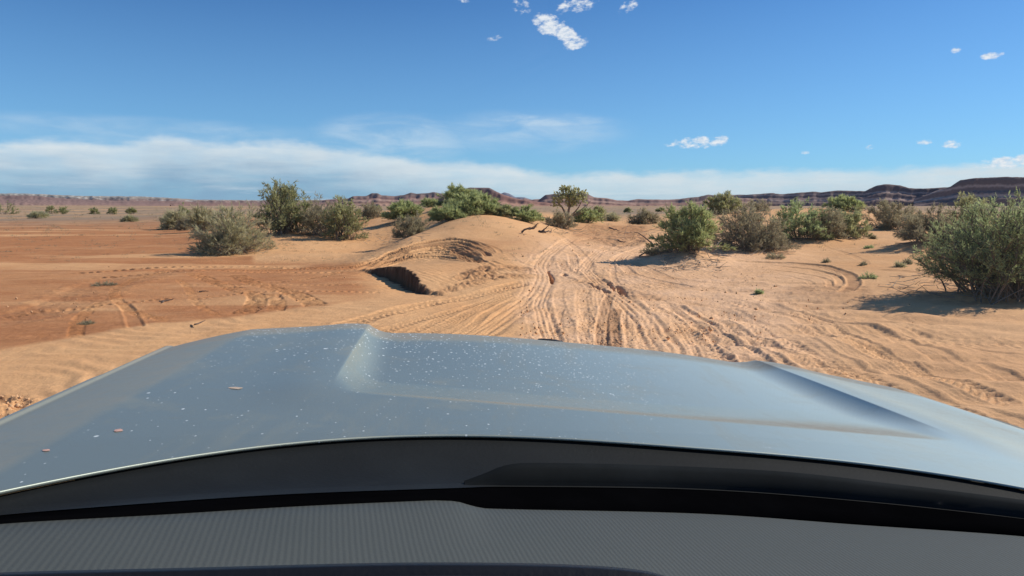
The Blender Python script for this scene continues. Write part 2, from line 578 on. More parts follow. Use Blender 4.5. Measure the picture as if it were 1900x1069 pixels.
        dark[idx] = np.maximum(dark[idx], np.minimum(0.72, tint * floor * fade * (0.5 + 0.8 * vnoise(tt * 3, s * 8, 66 + seed))))

    i = 0
    # the fan of tracks in front of the bonnet
    TR = [
        ([(700, 665), (800, 645), (872, 625), (908, 609), (975, 567), (1008, 531), (1011, 510), (1004, 493), (1018, 472), (1041, 455), (1066, 440)], dict(w=0.56, w2=0.34, depth=0.045, kind='rib', berm=0.55)),
        ([(600, 622), (640, 606), (700, 588), (784, 569), (868, 554), (921, 540), (985, 527)], dict(w=0.40, depth=0.06, kind='lug', period=0.16)),
        ([(640, 640), (700, 619), (763, 600), (847, 576), (910, 558), (962, 545)], dict(w=0.26, depth=0.035, kind='lug', period=0.12)),
        ([(740, 640), (822, 606), (889, 572), (942, 551), (965, 545)], dict(w=0.24, depth=0.03, kind='lug', period=0.10)),
        ([(820, 640), (872, 606), (910, 577), (952, 556), (976, 547), (1010, 552)], dict(w=0.16, depth=0.05, kind='soft', berm=0.8)),
        ([(840, 560), (900, 549), (960, 545), (1005, 556)], dict(w=0.1, depth=0.03, kind='soft')),
        ([(1040, 660), (1021, 618), (1009, 582), (1004, 565), (1012, 545)], dict(w=0.30, depth=0.045, kind='rib')),
        ([(1075, 660), (1059, 618), (1043, 582), (1035, 554), (1040, 535)], dict(w=0.20, depth=0.04, kind='soft', berm=0.9)),
        ([(1045, 650), (1032, 615), (1030, 590), (1037, 570)], dict(w=0.22, depth=0.03, kind='lug')),
        ([(1104, 665), (1095, 625), (1088, 587), (1082, 554), (1083, 537)], dict(w=0.30, depth=0.04, kind='lug', period=0.11)),
        ([(1114, 665), (1116, 627), (1118, 594), (1125, 563), (1133, 547)], dict(w=0.18, depth=0.05, kind='lug', tint=0.5)),
        ([(1136, 665), (1137, 629), (1137, 601), (1142, 573)], dict(w=0.20, depth=0.045, kind='lug', tint=1.0)),
        ([(1160, 660), (1152, 628), (1150, 600), (1152, 575)], dict(w=0.20, depth=0.035, kind='lug')),
        ([(1195, 665), (1180, 637), (1173, 606), (1163, 582), (1150, 566)], dict(w=0.24, depth=0.035, kind='lug')),
        ([(1262, 690), (1237, 648), (1220, 620), (1197, 592), (1166, 563), (1137, 544), (1107, 518), (1085, 495)], dict(w=0.55, w2=0.3, depth=0.05, kind='rib', berm=0.6)),
        ([(1345, 690), (1320, 653), (1284, 615), (1251, 592), (1225, 568), (1205, 555)], dict(w=0.44, depth=0.05, kind='lug', period=0.12)),
        ([(1290, 670), (1262, 632), (1240, 603)], dict(w=0.26, depth=0.035, kind='clod')),
        ([(1440, 690), (1403, 667), (1355, 639), (1308, 606), (1272, 582), (1240, 565)], dict(w=0.34, depth=0.06, kind='soft', berm=0.9)),
        ([(1590, 715), (1537, 686), (1477, 661), (1395, 626), (1330, 600), (1280, 575)], dict(w=0.30, depth=0.045, kind='lug')),
        ([(1970, 815), (1897, 794), (1710, 734), (1584, 683), (1490, 633), (1395, 595), (1330, 570)], dict(w=0.34, depth=0.05, kind='soft')),
        ([(1990, 735), (1900, 708), (1774, 670), (1647, 620), (1553, 595), (1426, 573), (1320, 552)], dict(w=0.30, depth=0.05, kind='soft')),
        ([(1990, 645), (1900, 639), (1742, 626), (1616, 598), (1521, 585), (1400, 560)], dict(w=0.26, depth=0.04, kind='soft')),
        ([(1900, 752), (1760, 712), (1640, 662), (1560, 630), (1480, 606)], dict(w=0.24, depth=0.035, kind='lug')),
        ([(1720, 690), (1640, 655), (1560, 615), (1480, 590), (1400, 580)], dict(w=0.22, depth=0.04, kind='clod')),
        ([(1900, 665), (1800, 645), (1700, 612), (1620, 590)], dict(w=0.22, depth=0.035, kind='soft')),
        # crossing tracks further up
        ([(1020, 425), (1040, 438), (1062, 455), (1082, 476), (1100, 500)], dict(w=0.26, depth=0.05, kind='soft')),
        ([(1130, 455), (1107, 471), (1088, 488), (1076, 505)], dict(w=0.34, depth=0.05, kind='rib')),
        ([(1250, 432), (1215, 448), (1180, 464), (1154, 476), (1140, 490)], dict(w=0.34, depth=0.06, kind='rib')),
        ([(1240, 425), (1200, 440), (1160, 455), (1120, 470)], dict(w=0.3, depth=0.05, kind='soft')),
        ([(1136, 478), (1137, 500), (1139, 518), (1150, 532)], dict(w=0.14, depth=0.07, kind='soft')),
        ([(1143, 481), (1158, 495), (1178, 510), (1230, 524), (1290, 536)], dict(w=0.24, depth=0.06, kind='soft', tint=0.2)),
        ([(1172, 485), (1205, 500), (1245, 516), (1310, 527)], dict(w=0.26, depth=0.055, kind='soft', tint=0.3)),
        ([(1060, 470), (1064, 490), (1060, 508)], dict(w=0.24, depth=0.04, kind='rib')),
        ([(1040, 480), (1052, 500), (1078, 512), (1120, 522), (1170, 545), (1230, 560)], dict(w=0.24, depth=0.06, kind='clod', tint=0.3)),
        ([(1010, 445), (1050, 450), (1100, 458), (1160, 470)], dict(w=0.26, depth=0.04, kind='clod')),
        ([(1070, 448), (1120, 440), (1180, 432), (1230, 420)], dict(w=0.28, depth=0.06, kind='clod', tint=0.35)),
        ([(1060, 440), (1110, 430), (1150, 424), (1200, 412)], dict(w=0.28, depth=0.06, kind='clod', tint=0.4)),
        ([(1090, 422), (1130, 428), (1170, 436)], dict(w=0.24, depth=0.05, kind='clod', tint=0.4)),
        # dune arcs
        ([(440, 497), (592, 497), (667, 488), (718, 472), (794, 451), (857, 446), (900, 459), (912, 472)], dict(w=0.30, depth=0.035, kind='rib', tint=0.25)),
        ([(629, 503), (693, 488), (756, 464), (819, 457), (869, 478), (895, 492)], dict(w=0.30, depth=0.035, kind='rib', tint=0.25)),
        ([(940, 470), (960, 485), (1000, 497)], dict(w=0.2, depth=0.05, kind='soft')),
        ([(905, 486), (935, 495), (975, 500)], dict(w=0.16, depth=0.05, kind='clod')),
        # tracks on the wash floor
        ([(120, 512), (221, 504), (331, 498), (479, 495), (560, 498), (663, 503)], dict(w=0.24, depth=0.03, kind='bead', period=0.2, tint=0.25)),
        ([(-60, 606), (60, 584), (130, 562), (190, 532), (300, 507), (420, 498)], dict(w=1.1, depth=0.016, kind='clod', tint=0.30)),  # no rut: wide tint paints the shade edge of a slight bank
        ([(160, 520), (276, 510), (368, 503), (552, 508), (650, 508)], dict(w=0.2, depth=0.025, kind='bead', period=0.2, tint=0.25)),
        ([(320, 502), (250, 520), (214, 540), (228, 569), (270, 588), (324, 602)], dict(w=0.2, depth=0.02, kind='bead', period=0.12)),
        ([(228, 565), (239, 578), (254, 613)], dict(w=0.2, depth=0.018, kind='soft')),
        ([(330, 520), (346, 532), (368, 565), (409, 593)], dict(w=0.16, depth=0.016, kind='bead', period=0.1)),
        ([(354, 508), (442, 539), (475, 550), (470, 572), (440, 588)], dict(w=0.36, depth=0.04, kind='bead', period=0.14, tint=0.3)),
        ([(440, 512), (460, 523), (534, 543), (570, 558), (590, 572)], dict(w=0.40, depth=0.045, kind='bead', period=0.13, tint=0.35)),
        ([(505, 548), (515, 562), (512, 580)], dict(w=0.28, depth=0.03, kind='bead', period=0.12, tint=0.25)),
        ([(330, 560), (400, 552), (470, 545), (600, 543), (720, 545)], dict(w=0.12, depth=0.02, kind='bead', period=0.14)),
        ([(0, 590), (80, 577), (150, 573), (260, 560), (330, 553)], dict(w=0.14, depth=0.02, kind='bead', period=0.14)),
        ([(140, 632), (143, 610), (150, 590), (190, 560)], dict(w=0.2, depth=0.02, kind='bead', period=0.1)),
        ([(330, 530), (450, 530), (600, 530), (680, 530)], dict(w=0.10, depth=0.016, kind='bead', period=0.14)),
        ([(640, 505), (560, 520), (480, 528)], dict(w=0.14, depth=0.016, kind='bead', period=0.14)),
        # turning arcs on the right
        ([(1352, 488), (1443, 489), (1519, 494), (1569, 508), (1583, 521), (1578, 535), (1550, 545)], dict(w=0.26, depth=0.13, kind='soft', tint=0.6, berm=0.9)),
        ([(1360, 494), (1440, 494), (1510, 501), (1552, 514), (1560, 528)], dict(w=0.18, depth=0.07, kind='soft')),
        ([(1370, 502), (1440, 502), (1500, 510), (1535, 520), (1540, 532)], dict(w=0.14, depth=0.06, kind='soft')),
        ([(1390, 512), (1440, 510), (1490, 518), (1510, 528)], dict(w=0.14, depth=0.06, kind='soft')),
        ([(1340, 523), (1400, 526), (1480, 525), (1560, 528)], dict(w=0.22, depth=0.04, kind='clod', tint=0.3)),
        ([(1320, 540), (1400, 540), (1470, 536), (1540, 540), (1620, 538)], dict(w=0.2, depth=0.03, kind='clod', tint=0.25)),
        ([(1500, 450), (1560, 470), (1600, 485), (1602, 494), (1560, 500)], dict(w=0.2, depth=0.035, kind='soft')),
        ([(1620, 503), (1680, 505), (1740, 515), (1720, 530), (1640, 535)], dict(w=0.24, depth=0.05, kind='soft', tint=0.3)),
        ([(1530, 560), (1480, 556), (1430, 560), (1560, 575)], dict(w=0.2, depth=0.05, kind='clod', tint=0.3)),
        ([(1260, 560), (1330, 572), (1400, 577), (1480, 585)], dict(w=0.3, depth=0.04, kind='clod', tint=0.2)),
    ]
    rg = random.Random(8)
    faint = []
    for pts, kw in TR[:40]:
        for _ in range(2):
            dx, dy, sx = rg.uniform(-45, 45), rg.uniform(-8, 10), rg.uniform(0.9, 1.1)
            q = [(CX + (px - CX) * sx + dx + rg.uniform(-6, 6), py + dy + rg.uniform(-2, 2)) for px, py in pts]
            if min(p[1] for p in q) < 425: continue
            faint.append((q, dict(w=rg.choice((0.16, 0.24, 0.3)), depth=rg.uniform(0.012, 0.022), kind=rg.choice(('rib', 'lug', 'lug', 'soft')), period=rg.uniform(0.08, 0.14), berm=0.7)))
    # the bundle of arcs that climbs over the flank of the dune
    up_ = smooth_line([(648, 498), (690, 486), (730, 467), (790, 450), (850, 445), (890, 457), (914, 478)], n=6)
    lo_ = smooth_line([(676, 506), (705, 496), (740, 485), (788, 478), (838, 480), (872, 491), (898, 501)], n=6)
    arcs = []
    for f in (0.0, 0.10, 0.22, 0.30, 0.42, 0.5, 0.62, 0.72, 0.86, 1.0):
        f2 = f + rg.uniform(-0.05, 0.05)
        pts_ = [tuple(up_[k] * (1 - f2) + lo_[k] * f2 + np.array([0, rg.uniform(-0.7, 0.7)])) for k in range(rg.randint(0, 3), len(up_) - rg.randint(0, 5), 5)]
        arcs.append((pts_, dict(w=rg.uniform(0.13, 0.22), depth=rg.uniform(0.045, 0.07), kind=rg.choice(('soft', 'soft', 'lug')), berm=1.5, tint=rg.uniform(0.45, 0.9))))
    for pts, kw in faint + TR + arcs:
        track(pts, seed=i % 37, **kw); i += 1

    # -------- pits, undercut bank, broken crust
    def poly_sd(pts_px, jag=0.05, seed=0, freq=6):
        W = np.array([on_ground(*p)[:2] for p in pts_px])
        lo, hi = W.min(0) - 0.6, W.max(0) + 0.6
        m = (X > lo[0]) & (X < hi[0]) & (Y > lo[1]) & (Y < hi[1])
        idx = np.nonzero(m)
        x, y = X[idx], Y[idx]
        inside = np.zeros(x.shape, bool); dist = np.full(x.shape, 9.0)
        for k in range(len(W)):
            a, b = W[k], W[(k + 1) % len(W)]
            ab = b - a
            u = np.clip(((x - a[0]) * ab[0] + (y - a[1]) * ab[1]) / (ab @ ab + 1e-9), 0, 1)
            dist = np.minimum(dist, np.hypot(x - a[0] - u * ab[0], y - a[1] - u * ab[1]))
            c = ((a[1] > y) != (b[1] > y)) & (x < (b[0] - a[0]) * (y - a[1]) / (b[1] - a[1] + 1e-12) + a[0])
            inside ^= c
        sd = np.where(inside, dist, -dist) + jag * fbm(x * freq, y * freq, 3, 200 + seed)
        return idx, sd

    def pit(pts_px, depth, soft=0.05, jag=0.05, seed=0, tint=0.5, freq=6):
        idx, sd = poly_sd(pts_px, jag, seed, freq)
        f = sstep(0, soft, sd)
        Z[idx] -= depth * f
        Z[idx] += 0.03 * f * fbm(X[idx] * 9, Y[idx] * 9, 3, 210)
        dark[idx] = np.maximum(dark[idx], tint * f)  # pit floor tinted dark, its shade painted into the sand

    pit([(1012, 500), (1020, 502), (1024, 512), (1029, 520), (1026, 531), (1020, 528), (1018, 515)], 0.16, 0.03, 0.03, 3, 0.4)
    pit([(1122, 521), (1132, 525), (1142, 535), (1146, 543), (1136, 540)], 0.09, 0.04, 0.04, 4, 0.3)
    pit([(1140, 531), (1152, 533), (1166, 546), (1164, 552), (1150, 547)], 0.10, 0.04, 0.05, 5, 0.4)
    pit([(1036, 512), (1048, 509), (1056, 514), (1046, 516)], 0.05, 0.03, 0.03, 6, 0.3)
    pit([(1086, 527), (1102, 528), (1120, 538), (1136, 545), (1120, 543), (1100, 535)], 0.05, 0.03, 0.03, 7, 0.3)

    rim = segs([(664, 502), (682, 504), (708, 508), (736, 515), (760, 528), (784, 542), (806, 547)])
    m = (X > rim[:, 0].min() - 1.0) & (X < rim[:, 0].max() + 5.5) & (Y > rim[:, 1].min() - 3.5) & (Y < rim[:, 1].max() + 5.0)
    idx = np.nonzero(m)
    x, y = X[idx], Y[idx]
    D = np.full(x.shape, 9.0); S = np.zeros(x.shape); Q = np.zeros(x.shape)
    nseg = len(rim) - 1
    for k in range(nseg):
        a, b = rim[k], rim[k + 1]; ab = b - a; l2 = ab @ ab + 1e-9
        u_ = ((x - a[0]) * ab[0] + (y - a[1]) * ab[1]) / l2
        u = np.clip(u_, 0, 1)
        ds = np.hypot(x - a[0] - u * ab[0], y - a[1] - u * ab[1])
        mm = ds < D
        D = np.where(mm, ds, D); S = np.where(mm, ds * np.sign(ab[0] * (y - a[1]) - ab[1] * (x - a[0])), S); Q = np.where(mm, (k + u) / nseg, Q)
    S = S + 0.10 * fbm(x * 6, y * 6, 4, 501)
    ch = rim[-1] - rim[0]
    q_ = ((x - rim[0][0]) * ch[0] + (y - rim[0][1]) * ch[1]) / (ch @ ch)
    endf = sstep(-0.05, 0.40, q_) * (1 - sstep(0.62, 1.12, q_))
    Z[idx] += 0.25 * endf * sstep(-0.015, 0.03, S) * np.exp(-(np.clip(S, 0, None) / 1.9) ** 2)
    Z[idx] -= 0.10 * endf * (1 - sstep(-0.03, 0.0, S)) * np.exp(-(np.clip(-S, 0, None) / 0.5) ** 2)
    dark[idx] = np.maximum(dark[idx], 0.95 * np.clip(endf * 3.5, 0, 1) * (1 - sstep(0.035, 0.075, S)) * (1 - sstep(0.08, 0.20, -S)))  # shade of the cut bank painted on its face and foot

    def crust(pts_px, amp, freq, seed, tint):
        idx, sd = poly_sd(pts_px, 0.10, seed, 3)
        f = sstep(-0.05, 0.25, sd)
        c = fbm(X[idx] * freq, Y[idx] * freq, 4, 300 + seed, 0.6)
        Z[idx] += amp * f * np.sign(c) * np.abs(c) ** 0.7
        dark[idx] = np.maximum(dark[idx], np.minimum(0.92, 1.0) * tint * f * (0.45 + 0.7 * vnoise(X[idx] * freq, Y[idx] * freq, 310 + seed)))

    crust([(800, 545), (850, 522), (880, 503), (900, 498), (935, 505), (920, 520), (890, 528), (840, 535)], 0.075, 6, 1, 0.9)
    crust([(788, 550), (830, 538), (880, 524), (930, 513), (1000, 507), (1002, 519), (920, 527), (850, 546), (805, 554)], 0.06, 7, 9, 0.75)
    crust([(900, 497), (960, 492), (1000, 494), (1004, 510), (960, 512), (920, 510)], 0.045, 6, 2, 0.55)
    crust([(1040, 515), (1110, 520), (1170, 540), (1240, 550), (1250, 562), (1160, 556), (1080, 535)], 0.035, 6, 3, 0.35)
    crust([(1080, 415), (1200, 420), (1210, 450), (1150, 462), (1090, 445)], 0.05, 5, 4, 0.5)
    crust([(-30, 730), (60, 735), (75, 745), (-30, 800)], 0.06, 8, 5, 0.3)
    crust([(1470, 528), (1620, 530), (1640, 556), (1540, 560), (1420, 545)], 0.015, 9, 6, 0.5)

    # scattered clods of crust in the chewed-up sand
    c = vnoise(X * 9, Y * 9, 400) * vnoise(X * 2.2, Y * 2.2, 401)
    Z += near * (chop + 0.5 * bank + 0.25 * right) * 0.05 * np.clip(c - 0.55, 0, 1) * sstep(5, 8, far)
    # mounds under the shrubs are added before planting (see SHRUBS)
    for mx, my, mr, mh in MOUNDS:
        Z += mh * np.exp(-((X - mx) ** 2 + (Y - my) ** 2) / mr ** 2)

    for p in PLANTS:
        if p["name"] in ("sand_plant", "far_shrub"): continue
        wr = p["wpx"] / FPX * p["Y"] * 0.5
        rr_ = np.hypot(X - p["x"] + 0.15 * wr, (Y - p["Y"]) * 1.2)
        dark = np.maximum(dark, 0.80 * (1 - sstep(0.5 * wr, 1.3 * wr, rr_)) * np.clip(0.5 + n_hi + 0.4 * n_mid, 0, 1))  # litter under the shrubs, deepened to paint in their shade

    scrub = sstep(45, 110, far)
    verts = np.stack([X, Y, Z], -1).reshape(-1, 3)
    faces = grid_faces(nr, nc, wrap=True)
    # close the small disc under the car
    cidx = len(verts)
    verts = np.vstack([verts, [[0, 0, 0]]])
    ring = np.arange(nc)
    fan = np.stack([np.full(nc, cidx), (ring + 1) % nc, ring], -1)
    ext = lambda v: np.append(v.ravel(), 0.0)

    m, t, bs, out = material("desert_sand")
    geo = t.node("ShaderNodeNewGeometry")
    pos = geo.outputs["Position"]
    red_a = t.attr("red").outputs["Fac"]; dark_a = t.attr("dark").outputs["Fac"]; scrub_a = t.attr("scrub").outputs["Fac"]
    nA = t.noise(pos, 0.5, 6, 0.6)
    nB = t.noise(pos, 6.0, 6, 0.65)
    nC = t.noise(pos, 60.0, 4, 0.7)
    sand = t.mix(t.range(nA, 0.3, 0.7), (0.70, 0.375, 0.168), (0.75, 0.43, 0.205))
    sand = t.mix(t.range(nB, 0.35, 0.75, 0.0, 0.35), sand, (0.56, 0.29, 0.135))
    sand = t.mix(t.math('MULTIPLY', t.attr('pale').outputs['Fac'], t.range(nB, 0.3, 0.7, 0.65, 1.0)), sand, (0.85, 0.525, 0.31))
    redc = t.mix(t.range(nB, 0.3, 0.7), (0.41, 0.165, 0.062), (0.52, 0.23, 0.095))
    col = t.mix(t.math('MULTIPLY', red_a, t.range(nB, 0.2, 0.8, 0.75, 1.0)), sand, redc)
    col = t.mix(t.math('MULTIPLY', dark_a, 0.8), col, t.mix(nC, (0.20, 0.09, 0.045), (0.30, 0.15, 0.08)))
    col = t.mix(t.range(dark_a, 0.8, 1.0), col, (0.075, 0.035, 0.022))  # strongest tint goes near black, painted shade of the cut bank
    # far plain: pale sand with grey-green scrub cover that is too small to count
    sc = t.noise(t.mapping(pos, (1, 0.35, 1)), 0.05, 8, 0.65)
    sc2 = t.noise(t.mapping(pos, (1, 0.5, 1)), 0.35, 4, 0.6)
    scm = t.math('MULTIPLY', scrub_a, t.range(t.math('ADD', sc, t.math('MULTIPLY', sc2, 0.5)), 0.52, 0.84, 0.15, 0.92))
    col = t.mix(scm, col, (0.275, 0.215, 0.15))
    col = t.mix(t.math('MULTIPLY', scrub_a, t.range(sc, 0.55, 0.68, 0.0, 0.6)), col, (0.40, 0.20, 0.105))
    # dark flecks paint the shadows of crust crumbs where the sand is chewed up
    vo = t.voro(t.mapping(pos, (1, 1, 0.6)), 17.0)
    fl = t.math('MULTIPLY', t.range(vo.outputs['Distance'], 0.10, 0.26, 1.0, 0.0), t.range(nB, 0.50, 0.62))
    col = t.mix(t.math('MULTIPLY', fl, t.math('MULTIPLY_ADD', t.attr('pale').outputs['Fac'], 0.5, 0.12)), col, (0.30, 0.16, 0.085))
    streak = t.noise(t.mapping(pos, (0.5, 1.6, 1)), 1.3, 8, 0.7)
    col = t.mix(t.math('MULTIPLY', red_a, t.range(streak, 0.46, 0.66, 0.0, 0.32)), col, (0.27, 0.115, 0.05))
    grain = t.range(nC, 0.3, 0.7, 0.90, 1.08)
    hsv = t.node("ShaderNodeHueSaturation")
    t.l.new(col, hsv.inputs["Color"]); t.l.new(grain, hsv.inputs["Value"])
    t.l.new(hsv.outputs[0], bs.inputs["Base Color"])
    bs.inputs["Roughness"].default_value = 0.95
    bs.inputs["Specular IOR Level"].default_value = 0.15
    nb = t.bump(nC, 0.5, 0.006)
    nb = t.bump(t.noise(pos, 18, 6, 0.75), 0.6, 0.025, nb)
    t.l.new(nb, bs.inputs["Normal"])
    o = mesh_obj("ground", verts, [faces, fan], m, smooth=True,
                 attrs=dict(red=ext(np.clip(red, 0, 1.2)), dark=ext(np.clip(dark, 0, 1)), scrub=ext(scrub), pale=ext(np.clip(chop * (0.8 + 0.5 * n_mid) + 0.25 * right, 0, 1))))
    tag(o, "sandy desert ground crossed by tyre tracks", None, None, "structure")
    return o


# ------------------------------------------------------------------ shrubs
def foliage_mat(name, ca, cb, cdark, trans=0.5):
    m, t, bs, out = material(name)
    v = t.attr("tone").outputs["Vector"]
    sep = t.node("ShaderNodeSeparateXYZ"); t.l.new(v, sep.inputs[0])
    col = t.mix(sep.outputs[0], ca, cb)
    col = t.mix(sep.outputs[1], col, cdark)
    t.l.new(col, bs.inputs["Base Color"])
    bs.inputs["Roughness"].default_value = 0.7
    bs.inputs["Specular IOR Level"].default_value = 0.25
    tr = t.node("ShaderNodeBsdfTranslucent"); t.l.new(col, tr.inputs[0])
    mx = t.node("ShaderNodeMixShader"); mx.inputs[0].default_value = trans
    t.l.new(bs.outputs[0], mx.inputs[1]); t.l.new(tr.outputs[0], mx.inputs[2])
    t.l.new(mx.outputs[0], out.inputs[0])
    return m


def bark_mat(name, a, b):
    m, t, bs, out = material(name)
    tc = t.node("ShaderNodeTexCoord")
    n = t.noise(tc.outputs["Object"], 25, 5, 0.6)
    t.l.new(t.mix(n, a, b), bs.inputs["Base Color"])
    bs.inputs["Roughness"].default_value = 0.9
    return m


STYLE = {}


def build_styles():
    STYLE["grey"] = dict(mat=foliage_mat("grey_green_leaf", (0.40, 0.37, 0.21), (0.62, 0.575, 0.34), (0.30, 0.25, 0.18)),
                         bark=bark_mat("grey_bark", (0.20, 0.17, 0.14), (0.34, 0.30, 0.25)), ll=0.16, lw=0.0075, spread=0.30, dens=1.0, bare=0.12, up=0.35)
    STYLE["olive"] = dict(mat=foliage_mat("olive_leaf", (0.32, 0.32, 0.15), (0.52, 0.51, 0.25), (0.23, 0.21, 0.12)),
                          bark=bark_mat("brown_bark", (0.12, 0.09, 0.07), (0.24, 0.19, 0.15)), ll=0.10, lw=0.009, spread=0.40, dens=1.15, bare=0.1, up=0.42)
    STYLE["green"] = dict(mat=foliage_mat("green_leaf", (0.34, 0.38, 0.16), (0.55, 0.585, 0.27), (0.24, 0.24, 0.12)),
                          bark=bark_mat("dark_bark", (0.09, 0.07, 0.055), (0.20, 0.16, 0.13)), ll=0.115, lw=0.0085, spread=0.34, dens=1.25, bare=0.08, up=0.5)
    STYLE["brown"] = dict(mat=foliage_mat("dry_leaf", (0.31, 0.265, 0.165), (0.45, 0.395, 0.24), (0.22, 0.18, 0.13)),
                          bark=bark_mat("dry_bark", (0.16, 0.125, 0.10), (0.29, 0.245, 0.205)), ll=0.11, lw=0.0065, spread=0.5, dens=0.75, bare=0.22, up=0.2)
    STYLE["feather"] = dict(mat=foliage_mat("feathery_leaf", (0.31, 0.375, 0.17), (0.51, 0.575, 0.27), (0.21, 0.24, 0.12)),
                            bark=STYLE["olive"]["bark"], ll=0.085, lw=0.008, spread=0.5, dens=1.5, bare=0.1, up=0.25)


def norm(a):
    return a / (np.linalg.norm(a, axis=-1, keepdims=True) + 1e-9)


def prisms(P0, P1, r0, r1):
    """three-sided tapered sticks from P0 to P1 (n,3)"""
    n = len(P0)
    d = norm(P1 - P0)
    ref = np.where(np.abs(d[:, 2:3]) > 0.9, np.array([[1.0, 0, 0]]), np.array([[0, 0, 1.0]]))
    s = norm(np.cross(d, ref)); q = np.cross(d, s)
    V = np.empty((n, 6, 3))
    for k in range(3):
        a = 2 * math.pi * k / 3
        o = math.cos(a) * s + math.sin(a) * q
        V[:, k] = P0 + o * r0[:, None]
        V[:, 3 + k] = P1 + o * r1[:, None]
    b = np.arange(n)[:, None] * 6
    F = np.concatenate([b + np.array([[k, (k + 1) % 3, 3 + (k + 1) % 3, 3 + k]]) for k in range(3)])
    return V.reshape(-1, 3), F


def shrub_geometry(w, h, style, seed, n_leaf, n_stem=None, depth=0.9, lob=0.5, lowcut=0.0, lean=0.0, droop=0.0, peaks=None):
    st = STYLE[style]
    g = np.random.default_rng(seed)
    n_leaf = int(n_leaf * 1.55)
    S = int((n_stem or int(22 + 22 * min(h, 2.5))) * 1.35)
    rx, ry = w / 2, w / 2 * depth
    # lobes give an uneven outline
    K = 7
    lob_d = norm(g.normal(size=(K, 3)) * np.array([1, 1, 0.8]) + np.array([0, 0, 0.35]))
    lob_a = g.uniform(-1.0, 1.0, K)
    if peaks is not None:
        lob_d = norm(np.array([p[0] for p in peaks], float)); lob_a = np.array([p[1] for p in peaks]); K = len(peaks)

    def env(d):
        e = 1.0
        for k in range(K):
            e = e + lob * 0.55 * lob_a[k] * np.exp(-((1 - d @ lob_d[k]) / 0.16))
        return e
    # directions of stems
    u = g.uniform(0, 2 * math.pi, S)
    el = np.arcsin(np.clip(np.maximum(g.uniform(math.sin(lowcut - 0.02), 1, S), 0) ** 0.8, 0, 1))
    d = np.stack([np.cos(el) * np.cos(u), np.cos(el) * np.sin(u), np.sin(el)], -1)
    r = (0.55 + 0.45 * g.uniform(0, 1, S) ** 0.55 + np.where(g.uniform(size=S) < 0.14, g.uniform(0.02, 0.22, S), 0))[:, None] * env(d)[:, None]
    tip = d * r * np.array([rx, ry, h])
    tip[:, 2] = np.maximum(tip[:, 2], 0.06 * h)
    base = np.stack([g.normal(0, 0.09 * w, S), g.normal(0, 0.09 * w, S), np.full(S, -0.05)], -1)
    base[:, :2] += tip[:, :2] * 0.12
    ctl = base * 0.45 + tip * 0.55
    ctl[:, 2] = tip[:, 2] * (0.45 + st["up"] * 0.6) + 0.05 * h
    ctl[:, :2] = base[:, :2] * 0.55 + tip[:, :2] * 0.45 + g.normal(0, 0.05 * w, (S, 2))
    M = 7
    tt = np.linspace(0, 1, M)[None, :, None]
    C = base[:, None] * (1 - tt) ** 2 + 2 * ctl[:, None] * tt * (1 - tt) + tip[:, None] * tt ** 2
    C = C + g.normal(0, 0.012 * h, C.shape) * tt
    rad0 = np.linspace(1, 0.25, M) * max(0.006, 0.0095 * h)
    V1, F1 = prisms(C[:, :-1].reshape(-1, 3), C[:, 1:].reshape(-1, 3), np.tile(rad0[:-1], S), np.tile(rad0[1:], S))
    # twigs
    nt = max(8, int(n_leaf / S / 9))
    ti = np.repeat(np.arange(S), nt)
    tpos = g.uniform(0.22, 1.0, len(ti)) ** 0.75
    k = np.clip((tpos * (M - 1)).astype(int), 0, M - 2); f = (tpos * (M - 1) - k)[:, None]
    P = C[ti, k] * (1 - f) + C[ti, k + 1] * f
    tan = norm(C[ti, k + 1] - C[ti, k])
    out_d = norm(P / np.array([rx, ry, h]) + 1e-6)
    td = norm(tan * 0.7 + g.normal(0, 0.55, P.shape) + np.array([0, 0, st["up"]]) + out_d * 0.35 - np.array([0, 0, droop]))
    tl = g.uniform(0.10, 0.26, len(ti)) * (0.35 * h + 0.2 * w) * (1.15 - 0.4 * tpos)
    P2 = P + td * tl[:, None]
    # keep the crown inside its uneven envelope
    def clampP(Q):
        q = Q / np.array([rx, ry, h]); rr = np.linalg.norm(q, axis=1)
        lim = env(q / (rr[:, None] + 1e-9)) * g.uniform(0.9, 1.22, len(rr))
        s = np.minimum(1, lim / (rr + 1e-9))
        s = s * g.uniform(0.93, 1.0, len(s)) + (1 - g.uniform(0.93, 1.0, len(s))) * 0
        Q = np.where((rr > lim)[:, None], Q * s[:, None], Q)
        Q[:, 2] = np.maximum(Q[:, 2], 0.015)
        return Q
    P2 = clampP(P2)
    V2, F2 = prisms(P, P2, np.full(len(P), 0.0035 + 0.001 * h), np.full(len(P), 0.0015))
    # rootstock just under the sand ties the stems together
    RA = np.array([[-0.46 * w, 0, -0.04], [0, -0.46 * ry * 2, -0.045], [0, 0, -0.06]]); RB = np.array([[0.46 * w, 0, -0.04], [0, 0.46 * ry * 2, -0.045], [0, 0, 0.86 * h]])
    V3, F3 = prisms(RA, RB, np.full(3, max(0.012, 0.008 * h)), np.full(3, 0.008))
    V_st = np.vstack([V1, V2, V3]); F_st = np.vstack([F1, F2 + len(V1), F3 + len(V1) + len(V2)])
    # leaves
    keep = g.uniform(size=len(ti)) > st["bare"]
    tk = np.nonzero(keep)[0]
    per = max(2, int(n_leaf / max(len(tk), 1)))
    li = np.repeat(tk, per)
    lf = g.uniform(0.1, 1.05, len(li))[:, None]
    LP = P[li] * (1 - lf) + P2[li] * lf
    ld = norm(td[li] + g.normal(0, st["spread"], LP.shape))
    ll = st["ll"] * g.uniform(0.55, 1.35, len(li)) * LEAF_SCALE
    side = norm(np.cross(ld, g.normal(size=LP.shape)))
    lw = st["lw"] * g.uniform(0.7, 1.3, len(li)) * LEAF_SCALE
    V = np.empty((len(li), 4, 3))
